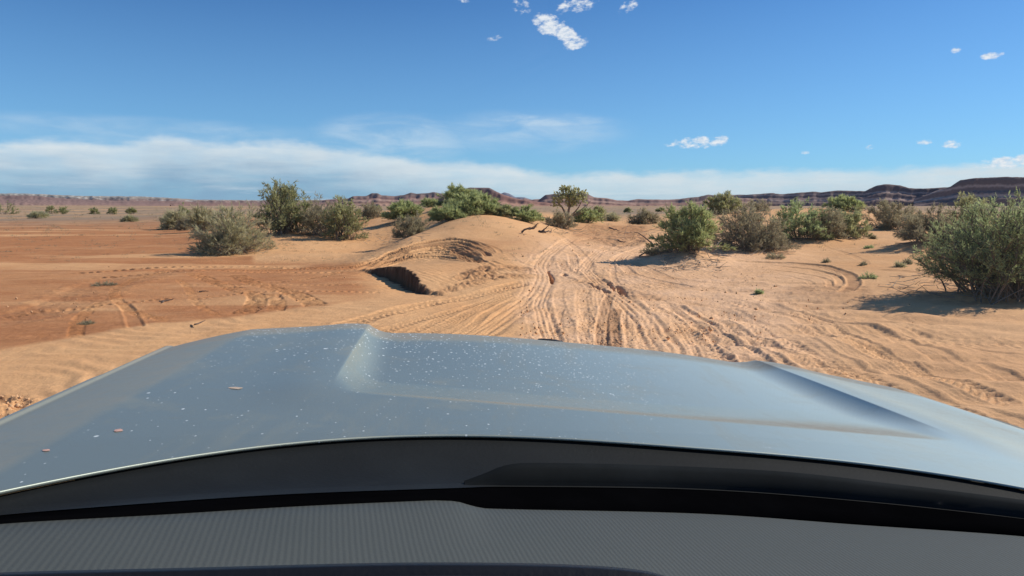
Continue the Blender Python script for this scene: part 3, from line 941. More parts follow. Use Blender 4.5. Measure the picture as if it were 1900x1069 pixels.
    V[:, 0] = LP
    V[:, 1] = LP + ld * (ll * 0.5)[:, None] + side * lw[:, None]
    V[:, 2] = LP + ld * ll[:, None]
    V[:, 3] = LP + ld * (ll * 0.5)[:, None] - side * lw[:, None]
    V[:, :, 2] = np.maximum(V[:, :, 2], 0.01)
    F = (np.arange(len(li))[:, None] * 4 + np.arange(4)[None])
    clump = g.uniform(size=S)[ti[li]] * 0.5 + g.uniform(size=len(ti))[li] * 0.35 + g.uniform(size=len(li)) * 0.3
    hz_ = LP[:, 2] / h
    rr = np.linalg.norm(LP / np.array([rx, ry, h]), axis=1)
    tone = np.stack([np.clip(clump * 0.8 + 0.35 * (hz_ - 0.4), 0, 1), np.clip(0.6 - rr * 0.8, 0, 0.5) + np.clip(0.30 - hz_, 0, 0.3) * 1.2, np.zeros(len(li))], -1)  # crown shade painted in: leaves darken deep inside and low down
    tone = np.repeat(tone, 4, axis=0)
    return V_st, F_st, V.reshape(-1, 3), F, tone


LEAF_SCALE = 1.0
MOUNDS = []
PLANTS = []


def plan_shrub(name, label, cat, px, top, Y, wpx, style, seed, n_leaf, group, base_py=None, mound=0.0, **kw):
    x = (px - CX) / FPX * Y
    PLANTS.append(dict(name=name, label=label, cat=cat, x=x, Y=Y, top=top, px=px, wpx=wpx, style=style, seed=seed, n=n_leaf, group=group, kw=kw, mound=mound))
    if mound:
        MOUNDS.append((x, Y, wpx / FPX * Y * 0.55, mound))


def mound_z(x, y):
    return sum(mh * math.exp(-((x - mx) ** 2 + (y - my) ** 2) / mr ** 2) for mx, my, mr, mh in MOUNDS)


def plant_all():
    global LEAF_SCALE
    for p in PLANTS:
        z = gz(p["x"], p["Y"]) + mound_z(p["x"], p["Y"]) - 0.03
        small = p["name"] == "sand_plant"
        ztop = at(p["px"], p["top"] - (0 if small else 3), p["Y"])[2]
        h = max(ztop - z, 0.05 if small else 0.15)
        w = p["wpx"] / FPX * p["Y"] * (1.0 if small else 1.12)
        LEAF_SCALE = float(np.clip(p["Y"] / 22.0, 0.75, 3.0)) if p["Y"] > 22 else float(np.clip(p["Y"] / 20.0, 0.7, 1.1))
        Vs, Fs, Vl, Fl, tone = shrub_geometry(w, h, p["style"], p["seed"], p["n"], **p["kw"])
        e = empty(p["name"], (p["x"], p["Y"], z))
        tag(e, p["label"], p["cat"], p["group"])
        st = STYLE[p["style"]]
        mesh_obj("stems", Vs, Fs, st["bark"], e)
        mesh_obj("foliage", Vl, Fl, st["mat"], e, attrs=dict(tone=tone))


def plan_plants():
    S = plan_shrub
    G1 = "shrubs along the left edge of the dune"
    S("desert_shrub", "rounded grey-green shrub with fine upright twigs alone at the edge of the reddish wash", "shrub", 433, 386, 24.6, 142, "grey", 1, 9000, G1, depth=0.95, lob=0.35, n_stem=90)
    S("desert_shrub", "tall olive shrub with two crown peaks, behind the rounded grey-green shrub", "shrub", 532, 326, 31, 112, "olive", 26, 10000, G1, lob=0.6, mound=0.15, n_stem=80, peaks=[((0.28, 0, 1), 0.0), ((-0.12, 0, 1), -0.75), ((-0.75, 0, 0.9), 0.35), ((0.9, 0, 0.5), -0.25), ((-1, 0, 0.2), 0.0)])
    S("desert_shrub", "tangled grey-brown shrub with bare upright twigs, right beside the tall olive shrub", "shrub", 598, 368, 30.5, 95, "brown", 3, 5000, G1, lob=0.5, n_stem=70)
    S("desert_shrub", "broad olive-grey shrub at the right end of the row behind the rounded grey-green one", "shrub", 640, 375, 29.2, 80, "olive", 4, 5000, G1, lob=0.4)
    S("desert_shrub", "small yellowish-grey shrub on the plain, left of the rounded grey-green shrub", "shrub", 326, 390, 50, 54, "grey", 5, 2500, G1)
    S("desert_shrub", "very small dark grey shrub touching the small yellowish-grey one on the plain", "shrub", 344, 406, 47, 24, "brown", 6, 900, G1)
    S("desert_shrub", "low grey-green shrub peeping out behind the rounded grey-green shrub", "shrub", 378, 384, 42, 52, "grey", 7, 2500, G1)
    S("desert_shrub", "low green shrub on the slope in the gap between the olive row and the dune", "shrub", 752, 376, 34, 84, "green", 8, 5500, G1, depth=0.8, mound=0.1)
    S("desert_shrub", "twiggy grey shrub at the left foot of the dune with a shadow on its left", "shrub", 762, 401, 25.5, 66, "brown", 9, 3800, G1, lob=0.4)
    S("desert_shrub", "pale dry shrub low between the olive row and the dune", "shrub", 690, 378, 40, 56, "brown", 10, 2200, G1)
    G2 = "green shrubs on top of the dune"
    S("desert_shrub", "dense green shrub on the highest point behind the dune", "shrub", 846, 348, 35.5, 72, "green", 11, 6000, G2, lob=0.4)
    S("desert_shrub", "widest green shrub, spreading along the crest of the dune", "shrub", 880, 363, 28, 104, "green", 12, 9000, G2, lob=0.5, n_stem=70)
    S("desert_shrub", "low green shrub hanging down the left shoulder of the dune", "shrub", 834, 386, 26.6, 72, "green", 13, 4800, G2, depth=0.7)
    S("desert_shrub", "small green shrub at the right end of the dune crest", "shrub", 975, 386, 27.5, 54, "green", 14, 3500, G2)
    S("desert_shrub", "dark little shrub in the saddle left of the highest green shrub", "shrub", 800, 374, 44, 34, "green", 15, 1500, G2)
    S("desert_shrub", "dark olive shrub between the crest shrub and the small shrub at its right end", "shrub", 938, 386, 27.8, 56, "olive", 16, 3800, G2)
    G3 = "shrubs around the lone tree"
    S("desert_shrub", "dry grey see-through shrub at the foot of the lone small tree", "shrub", 1044, 396, 31, 66, "brown", 17, 2600, G3)
    S("desert_shrub", "round green shrub right of the trunk of the lone small tree", "shrub", 1084, 386, 38, 48, "green", 18, 2800, G3)
    S("desert_shrub", "dark round shrub on the plain just right of the lone small tree", "shrub", 1110, 387, 60, 24, "olive", 19, 1200, G3)
    S("desert_shrub", "small pale green shrub on the sand of the far track", "shrub", 1135, 403, 50, 18, "grey", 20, 900, G3)
    S("desert_shrub", "tiny brown shrub left of the small pale green one on the far track", "shrub", 1118, 408, 47, 10, "brown", 21, 300, G3)
    S("desert_shrub", "flat olive-grey shrub beside the far track, left of the bright green shrub", "shrub", 1194, 391, 43, 56, "brown", 22, 2500, G3, depth=0.8)
    G4 = "row of shrubs on the right side of the track"
    S("desert_shrub", "bright green bushy shrub nearest the track with a dark shadow on its left", "shrub", 1278, 374, 18.4, 108, "green", 23, 11000, G4, lob=0.55, n_stem=75, mound=0.30)
    S("dead_shrub", "low tangle of dead twigs in the shadow left of the bright green shrub", "shrub", 1222, 463, 18.9, 84, "brown", 230, 1500, G4, n_stem=70, depth=0.6)
    S("desert_shrub", "wide grey-brown shrub touching the bright green one on its right", "shrub", 1396, 382, 20.8, 158, "brown", 24, 11000, G4, lob=0.45, n_stem=110, mound=0.1)
    S("desert_shrub", "olive shrub on the sandy mound behind the bright green shrub", "shrub", 1337, 361, 40, 66, "olive", 25, 4500, G4)
    S("dead_shrub", "dark leafless shrub on the sandy mound behind the wide grey-brown shrub", "shrub", 1405, 373, 41, 46, "brown", 226, 900, G4)
    S("desert_shrub", "pale green loose shrub right behind the wide grey-brown shrub", "shrub", 1474, 375, 24.5, 118, "feather", 27, 8000, G4, mound=0.12)
    S("desert_shrub", "dark dense shrub with blackish shade under it, right of the pale green loose shrub", "shrub", 1522, 386, 24.5, 84, "brown", 28, 6500, G4, mound=0.15)
    S("desert_shrub", "olive shrub with a rounded top at the right end of the middle row", "shrub", 1566, 386, 25.5, 92, "olive", 29, 7500, G4, mound=0.12)
    S("desert_shrub", "green shrub standing higher on the mound behind the middle row", "shrub", 1568, 368, 42, 62, "green", 30, 4000, G4)
    S("desert_shrub", "grey-brown shrub alone on the slope between the middle row and the large feathery shrub", "shrub", 1656, 379, 32, 100, "brown", 31, 6000, G4, mound=0.1)
    S("desert_shrub", "grey twiggy shrub half hidden at the left side of the large feathery shrub", "shrub", 1728, 384, 20.5, 130, "brown", 32, 9000, G4, mound=0.3)
    S("desert_shrub", "large feathery green shrub on many bare stems at the edge of the view", "shrub", 1862, 350, 11.9, 300, "feather", 33, 34000, G4, lob=0.45, n_stem=130, mound=0.05, lowcut=0.22, depth=0.75)
    S("desert_shrub", "olive shrub showing behind the top of the large feathery shrub", "shrub", 1800, 358, 24, 120, "olive", 34, 6000, G4)
    S("desert_shrub", "bushy green shrub cut by the edge of the view behind the large feathery shrub", "shrub", 1925, 352, 20, 150, "feather", 35, 9000, G4)
    # far shrubs on the plain, left
    G5 = "small far shrubs on the plain"
    for k, (px, top, Y, w, lab) in enumerate([
        (12, 379, 150, 38, "dark far shrub at the very edge of the plain, first of the line"),
        (100, 384, 170, 22, "second far shrub in the line on the plain, paler and lower"),
        (122, 386, 160, 20, "rounded dark far shrub close beside the second one of the line"),
        (180, 387, 160, 18, "far shrub alone midway along the line on the plain"),
        (212, 389, 150, 20, "flat dark far shrub with a shadow, fifth in the line"),
        (247, 388, 155, 18, "last far shrub of the line, before the small yellowish-grey shrub"),
        (72, 399, 100, 34, "pale grassy clump on the sandbar in the wash, below the line of far shrubs"),
        (243, 410, 70, 18, "tiny pale grassy clump on the wash, nearer than the line of far shrubs"),
        (700, 384, 110, 26, "far shrub seen over the gap left of the dune"),
        (1165, 389, 140, 14, "small far shrub on the open plain behind the track"),
        (1225, 388, 150, 18, "far shrub on the open plain just left of the bright green shrub"),
        (345, 383, 120, 22, "far grey shrub above the small yellowish-grey shrub"),
    ]):
        S("far_shrub", lab, "shrub", px, top, Y, w, "olive" if k not in (6, 7) else "grey", 60 + k, 1400, G5, n_stem=18)
    # small plants on the sand
    G6 = "small plants on the sand"
    for k, (px, top, base, w, stl, lab) in enumerate([
        (1614, 507, 518, 36, "feather", "flat dark green plant on the sand left of the large feathery shrub's branches"),
        (1535, 483, 490, 12, "brown", "small dry tuft on the sand above the curved tyre berm"),
        (1603, 487, 495, 9, "brown", "tiny dry tuft at the end of the faint curved track"),
        (1670, 488, 499, 18, "grey", "pale green tuft left of the feathery shrub, lower of a pair"),
        (1686, 482, 492, 14, "brown", "dry tuft left of the feathery shrub, upper of a pair"),
        (1411, 538, 545, 16, "feather", "small green sprout on the bare sand right of the track fan"),
        (1613, 457, 464, 20, "feather", "dark low plant on the slope below the middle row of shrubs"),
        (1620, 439, 446, 12, "brown", "tiny brown tuft on the slope, higher than the dark low plant"),
        (190, 526, 530, 50, "brown", "thin line of flattened dry grass on the wash floor"),
        (152, 600, 604, 24, "brown", "flattened pale tuft on the near part of the wash"),
        (1440, 470, 482, 40, "brown", "low dry tuft under the wide grey-brown shrub"),
    ]):
        P = on_ground(px, base); top = top + 1; w = w * 0.85
        S("sand_plant", lab, "plant", px, top, P[1], w, stl, 90 + k, 320, G6, n_stem=16)


# ------------------------------------------------------------------ lone tree, dead wood
def tube_chain(pts, r0, r1, sides=6):
    pts = np.asarray(pts, float)
    n = len(pts)
    tan = norm(np.gradient(pts, axis=0))
    ref = np.array([0.3, 0.9, 0.2])
    V = []
    for i in range(n):
        s = norm(np.cross(tan[i], ref)); q = np.cross(tan[i], s)
        r = r0 + (r1 - r0) * i / (n - 1)
        for k in range(sides):
            a = 2 * math.pi * k / sides
            V.append(pts[i] + (math.cos(a) * s + math.sin(a) * q) * r)
    F = grid_faces(n, sides, wrap=True)
    return np.array(V), F


def merge(parts):
    V, F, o = [], [], 0
    for v, f in parts:
        V.append(v); F.append(f + o); o += len(v)
    return np.vstack(V), np.vstack(F)


def lone_tree():
    Y = 37.0
    P = on_ground(1052, 404)
    x = (1052 - CX) / FPX * Y
    z = gz(x, Y) + mound_z(x, Y)
    k = Y / FPX
    e = empty("small_tree", (x, Y, z))
    tag(e, "lone small tree with a loose green crown on thin leaning trunks beside the track", "tree")
    z0 = z
    def L(px, py):
        w = at(px, py, Y); return np.array([w[0] - x, 0, w[2] - z0])
    g = np.random.default_rng(5)
    parts = []
    tips = []
    def limb(pxs, r0, r1, dy=0.0):
        pts = np.array([L(*p) for p in pxs]); pts[:, 1] += np.linspace(0, dy, len(pts))
        pts = smooth_line(pts, n=5)
        parts.append(tube_chain(pts, r0, r1)); return pts
    a = limb([(1051, 408), (1050, 400), (1044, 386), (1036, 376)], 0.07, 0.03, 0.2); tips.append((a, 1))
    b = limb([(1052, 408), (1054, 396), (1056, 384), (1055, 372), (1052, 360)], 0.08, 0.03, -0.15); tips.append((b, 1))
    c = limb([(1053, 408), (1062, 398), (1072, 386), (1078, 374)], 0.05, 0.02, -0.3)
    d = limb([(1056, 384), (1064, 374), (1070, 362)], 0.035, 0.015, 0.3)
    limb([(1055, 404), (1075, 392), (1090, 380), (1098, 372)], 0.03, 0.008, 0.3)
    limb([(1058, 404), (1082, 394), (1100, 382)], 0.025, 0.007, -0.3)
    limb([(1062, 402), (1085, 388), (1093, 375)], 0.02, 0.006, 0.1)
    V, F = merge(parts)
    tr = mesh_obj("trunk", V, F, STYLE["olive"]["bark"], e, smooth=True)
    # crown clumps
    st = STYLE["olive"]
    cl = [(1037, 366, 12), (1048, 356, 12), (1060, 352, 11), (1070, 360, 13), (1052, 368, 13), (1078, 370, 10), (1060, 375, 11), (1034, 376, 8), (1083, 362, 8), (1046, 352, 7), (1064, 366, 10)]
    LV, tone, tw = [], [], []
    for cx_, cy_, r in cl:
        c0 = L(cx_, cy_); c0[1] += g.normal(0, 0.18)
        n = int(7 * r)
        d_ = norm(g.normal(size=(n, 3))); rr = (g.uniform(0.1, 1, n) ** 0.45)[:, None] * r * k
        pts = c0 + d_ * rr * np.array([1.05, 1.05, 0.85])
        tw.append(prisms(np.repeat(c0[None], 10, 0), pts[:10], np.full(10, 0.008), np.full(10, 0.003)))
        ld = norm(d_ * 0.5 + g.normal(0, 0.7, (n, 3)))
        sd_ = norm(np.cross(ld, g.normal(size=(n, 3))))
        ll = g.uniform(0.10, 0.2, n)[:, None]; lw = ll * 0.32
        LV.append(np.stack([pts, pts + ld * ll * 0.5 + sd_ * lw, pts + ld * ll, pts + ld * ll * 0.5 - sd_ * lw], 1).reshape(-1, 3))
        tn = np.stack([np.clip(g.uniform(0, 0.6, n) + 0.4 * (d_[:, 2] * 0.5 + 0.5), 0, 1), np.clip(0.4 - rr[:, 0] / (r * k) * 0.4, 0, 1), np.zeros(n)], -1)  # paler on top, darker inside: light and shade put in leaf colour
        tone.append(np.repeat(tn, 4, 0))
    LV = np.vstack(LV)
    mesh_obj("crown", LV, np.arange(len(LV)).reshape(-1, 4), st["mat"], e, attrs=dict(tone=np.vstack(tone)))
    V, F = merge(tw)
    mesh_obj("twigs", V, F, STYLE["olive"]["bark"], e)


def ground_litter():
    g = np.random.default_rng(31)
    # dry stubble on the plains
    n = 1500
    px = g.uniform(-40, 1940, n); py = 386 + 100 * g.uniform(0, 1, n) ** 2.2
    keep = (px < 640) | (py < 425) | (g.uniform(size=n) < 0.25)
    P = np.array([on_ground(a, b) for a, b in zip(px[keep], py[keep])])
    P[:, 2] += np.array([mound_z(a, b) for a, b in P[:, :2]]) + 0.0
    sc_ = np.clip(P[:, 1] / 40, 0.5, 3.0)
    B = 16
    base = np.repeat(P, B, 0); k = np.repeat(sc_, B)
    d = norm(np.stack([g.normal(0, 0.6, len(base)), g.normal(0, 0.6, len(base)), np.abs(g.normal(0.7, 0.3, len(base)))], -1))
    ln = g.uniform(0.06, 0.22, len(base)) * k
    base = base + np.stack([g.normal(0, 0.10, len(base)) * k, g.normal(0, 0.10, len(base)) * k, np.full(len(base), 0.0)], -1)
    sd_ = norm(np.cross(d, g.normal(size=d.shape))) * (0.006 * k)[:, None]
    V = np.stack([base - sd_, base + sd_, base + d * ln[:, None]], 1).reshape(-1, 3)
    tone = np.repeat(np.stack([g.uniform(0, 1, len(base)), g.uniform(0, 0.4, len(base)), np.zeros(len(base))], -1), 3, 0)
    o = mesh_obj("dry_grass", V, np.arange(len(V)).reshape(-1, 3), STYLE["brown"]["mat"], attrs=dict(tone=tone))
    tag(o, "short dry stubble scattered over the desert plain", None, None, "stuff")
    # crumbs and clods of crust
    n = 1700
    zones = [(960, 1440, 435, 640, 0.5), (-20, 70, 735, 790, 0.06), (800, 1010, 492, 540, 0.14), (0, 640, 430, 600, 0.18), (1320, 1700, 500, 600, 0.05)]
    pts = []
    for x0, x1, y0, y1, f in zones:
        for _ in range(int(n * f)):
            q = on_ground(g.uniform(x0, x1), g.uniform(y0, y1))
            pts.append(q)
    P = np.array(pts)
    oc = np.array([[1, 0, 0], [0, 1, 0], [-1, 0, 0], [0, -1, 0], [0, 0, 1], [0, 0, -1]], float)
    fc = np.array([[0, 1, 4], [1, 2, 4], [2, 3, 4], [3, 0, 4], [1, 0, 5], [2, 1, 5], [3, 2, 5], [0, 3, 5]])
    r = g.gamma(1.6, 0.0045, len(P)) + 0.004
    V = P[:, None] + oc[None] * r[:, None, None] * g.uniform(0.6, 1.3, (len(P), 6, 3)) + np.array([0, 0, 0.004])
    F = (np.arange(len(P))[:, None, None] * 6 + fc[None]).reshape(-1, 3)
    m, t, bs, out = material("dry_clod")
    geo = t.node("ShaderNodeNewGeometry")
    t.l.new(t.mix(t.noise(geo.outputs["Position"], 3.0, 4, 0.6), (0.58, 0.32, 0.155), (0.74, 0.45, 0.24)), bs.inputs["Base Color"])
    bs.inputs["Roughness"].default_value = 1.0
    o = mesh_obj("crust_crumbs", V.reshape(-1, 3), F, m)
    tag(o, "crumbs of broken sand crust scattered along the tracks", None, None, "stuff")


def dead_wood():
    dk = bark_mat("weathered_dead_wood", (0.07, 0.045, 0.035), (0.16, 0.11, 0.085))
    gy = bark_mat("bleached_dead_wood", (0.22, 0.17, 0.13), (0.36, 0.30, 0.24))
    items = [
        ("dead_branch", "crooked dark dead branch sticking out of the sand at the dune's right end", [[(967, 432), (973, 427), (979, 424), (985, 425), (992, 420), (998, 414)], [(979, 424), (990, 424), (997, 417)]], 0.035, dk, (967, 433)),
        ("dead_branch", "dark forked driftwood branch lying on sand below the dry grey see-through shrub", [[(1000, 430), (1006, 429), (1012, 424), (1018, 418)], [(1006, 429), (1014, 432), (1024, 428)], [(1004, 430), (1012, 436)]], 0.04, dk, (1003, 431)),
        ("dead_branch", "long thin bowed dead stick at the edge of the bright green shrub's shadow", [[(1214, 456), (1206, 448), (1196, 440), (1186, 433), (1180, 432)]], 0.028, dk, (1214, 457)),
        ("dead_branch", "short dark stick lying on the chewed reddish sand beyond the track", [[(1130, 423), (1140, 426), (1148, 431)]], 0.035, dk, (1140, 428)),
        ("dead_branch", "thin dark twig on the track slope right of the short dark stick", [[(1146, 446), (1153, 449), (1160, 453)]], 0.025, dk, (1152, 450)),
        ("dead_branch", "small dark twig lying alone on the wash floor", [[(296, 560), (306, 559), (316, 557)], [(303, 560), (312, 559)]], 0.02, dk, (305, 561)),
        ("dead_branch", "thin little twig on the wash floor, beyond the small dark twig", [[(370, 542), (378, 541), (386, 543)]], 0.015, dk, (378, 543)),
        ("dead_branch", "short twig on the pale sand just before the bonnet", [[(354, 606), (362, 604), (370, 607)], [(362, 604), (367, 602)]], 0.012, dk, (362, 607)),
        ("dead_branch", "pale bleached dead branches fanning out right of the bright green shrub", [[(1318, 478), (1330, 488), (1344, 500), (1356, 506)], [(1322, 476), (1338, 484), (1352, 497)], [(1316, 474), (1326, 466), (1338, 462), (1348, 458)], [(1318, 470), (1332, 460), (1344, 450)]], 0.022, gy, (1318, 480)),
        ("dead_branch", "dark stick in the shadow left of the bright green shrub", [[(1186, 478), (1200, 470), (1216, 466)], [(1200, 470), (1212, 474)]], 0.02, dk, (1190, 479)),
    ]
    for name, lab, lines, r, m, (bx, by) in items:
        B = on_ground(bx, by)
        Y = B[1]
        zg = B[2] + mound_z(B[0], B[1])
        parts = []
        g = np.random.default_rng(int(bx))
        base = np.array([B[0], Y, zg])
        off = at(bx, by, Y)[2] - zg
        for ln in lines:
            pts = np.array([at(px, py, Y) for px, py in ln]) - base
            pts[:, 2] -= off
            pts[:, 1] += np.linspace(0, g.uniform(-0.25, 0.25), len(pts))
            pts[:, 2] = np.maximum(pts[:, 2], 0.01)
            pts = smooth_line(pts, n=5)
            pts += g.normal(0, r * 0.25, pts.shape)
            parts.append(tube_chain(pts, r, r * 0.3, 5))
        V, F = merge(parts)
        o = mesh_obj(name, V, F, m, smooth=True)
        o.location = base
        tag(o, lab, "dead branch", "dead wood lying on the sand")
    # loose twig litter under the shrubs
    g = np.random.default_rng(77)
    P0, P1 = [], []
    for (x0, x1, y0, y1, n) in [(1225, 1340, 478, 506, 150), (1335, 1460, 458, 478, 90), (380, 500, 455, 474, 60), (560, 690, 425, 445, 70), (1450, 1610, 432, 452, 70),
                                (680, 790, 432, 455, 50), (1010, 1080, 425, 436, 40), (1650, 1860, 510, 560, 90), (1140, 1230, 420, 450, 40)]:
        for _ in range(n):
            px, py = g.uniform(x0, x1), g.uniform(y0, y1)
            b = on_ground(px, py) + np.array([0, 0, 0.02])
            b[2] += mound_z(b[0], b[1])
            d = norm(np.array([g.normal(), g.normal(), abs(g.normal(0, 0.25))]))
            P0.append(b); P1.append(b + d * g.uniform(0.12, 0.45))
    P0, P1 = np.array(P0), np.array(P1)
    V, F = prisms(P0, P1, np.full(len(P0), 0.008), np.full(len(P0), 0.003))
    o = mesh_obj("twig_litter", V, F, gy)
    tag(o, "dry twigs and litter scattered on the sand under the shrubs", None, None, "stuff")


# ------------------------------------------------------------------ far mesas
def mesa_mat(name, bands, noise_scale=0.02, pale=None):
    m, t, bs, out = material(name)
    geo = t.node("ShaderNodeNewGeometry")
    pos = geo.outputs["Position"]
    rel = t.attr("rel").outputs["Fac"]
    n = t.noise(t.mapping(pos, (1, 1, 0.4)), noise_scale, 6, 0.6)
    n2 = t.noise(t.mapping(pos, (1, 1, 3)), noise_scale * 6, 5, 0.65)
    h = t.math('ADD', rel, t.math('MULTIPLY', t.math('SUBTRACT', n, 0.5), 0.16))
    cr = t.node("ShaderNodeValToRGB")
    cr.color_ramp.interpolation = 'LINEAR'
    while len(cr.color_ramp.elements) < len(bands): cr.color_ramp.elements.new(0.5)
    for e, (p, c) in zip(cr.color_ramp.elements, bands):
        e.position = p; e.color = (*c, 1)
    t.l.new(h, cr.inputs[0])
    col = t.mix(t.range(n2, 0.35, 0.7, 0.0, 0.55), cr.outputs[0], t.mix(0.5, cr.outputs[0], (0.09, 0.06, 0.055), 'MIX'))
    if pale:
        sp = t.noise(t.mapping(pos, (1, 1, 2)), noise_scale * 3.0, 6, 0.75)
        col = t.mix(t.math('MULTIPLY', t.range(sp, 0.5, 0.62), t.range(h, 0.35, 0.7)), col, pale)
    t.l.new(col, bs.inputs["Base Color"])
    bs.inputs["Roughness"].default_value = 1.0
    bs.inputs["Specular IOR Level"].default_value = 0.0
    return m


def mesa(name, label, sky, base_py, D, mat, seed, run=1.4, cliff=((0.35, 0.3), (0.72, 0.5)), step=2.2, jag=1.0, rough=1.0):
    """ridge of terraced rock: skyline px list at distance D, front slope spilling towards the viewer"""
    sky = np.array(sky, float)
    pxs = np.arange(sky[0, 0], sky[-1, 0] + 0.1, step)
    top = np.interp(pxs, sky[:, 0], sky[:, 1])
    top = top + jag * 0.55 * fbm(pxs * 0.12, pxs * 0, 4, seed)
    X = (pxs - CX) / FPX * D
    zt = np.array([at(p, q, D)[2] for p, q in zip(pxs, top)])
    zb = at(950, base_py, D)[2]
    H = np.maximum(zt - zb, 0.4)
    edge = np.clip(np.minimum(pxs - pxs[0], pxs[-1] - pxs) / 20.0, 0.0, 1)
    NR = 46
    s = np.linspace(0, 1, NR)                 # 0 foot .. 1 rim
    # terraced profile: steep bands at the cliffs
    prof = np.zeros(NR)
    for k in range(1, NR):
        m = s[k]
        sl = 0.55
        for c, wd in cliff:
            sl += wd * 9 * math.exp(-((m - c) / 0.05) ** 2)
        prof[k] = prof[k - 1] + sl
    prof /= prof[-1]
    Hs = 60.0 * D / 2500
    R_, Cc = np.meshgrid(np.arange(NR), np.arange(len(pxs)), indexing='ij')
    xs = X[Cc]
    zrel = prof[R_]
    depth_off = (1 - s[R_]) * run * Hs
    gul = fbm(xs * (4.0 / Hs) + seed, R_ * 0.05, 5, seed + 3, 0.6)
    big = fbm(xs * (1.1 / Hs) + seed, R_ * 0.0, 3, seed + 9)
    Yv = D - depth_off * (1 + 0.22 * gul * rough) - big * Hs * 0.6 * rough - gul * Hs * 0.10 * rough
    Zv = zb + H[Cc] * zrel + H[Cc] * 0.04 * fbm(xs * 8 / Hs, R_ * 0.5, 3, seed + 5) * (zrel > 0.02) * (zrel < 0.97)
    # keep skyline scale true although the rim wanders in depth
    k = Yv / D
    Xv = xs * k
    Zv = EYE + (Zv - EYE) * k
    Zv[0] = -30
    V = np.stack([Xv, Yv, Zv], -1)
    # plateau behind the rim
    back = V[-1].copy(); back[:, 1] += Hs * 6; back[:, 0] *= (back[:, 1] / V[-1][:, 1]); back[:, 2] = V[-1][:, 2] - 2.0
    back2 = back.copy(); back2[:, 1] += Hs; back2[:, 2] = -30
    V = np.concatenate([V, back[None], back2[None]], 0)
    rel = np.vstack([zrel, np.full((2, len(pxs)), 0.98)])
    # absolute bands: measure height against the tallest part so that strata stay level
    hmax = np.percentile(H, 92)
    relabs = np.vstack([1 - (H.max() - (H[Cc] * zrel)) / H.max() if False else (H[Cc] * zrel) / hmax, np.full((2, len(pxs)), 0.95)])
    mix_rel = 0.55 * relabs + 0.45 * rel
    F = grid_faces(V.shape[0], len(pxs))
    o = mesh_obj(name, V.reshape(-1, 3), F, mat, smooth=False, attrs=dict(rel=np.clip(mix_rel, 0, 1).ravel()))
    tag(o, label, None, None, "structure")
    return o


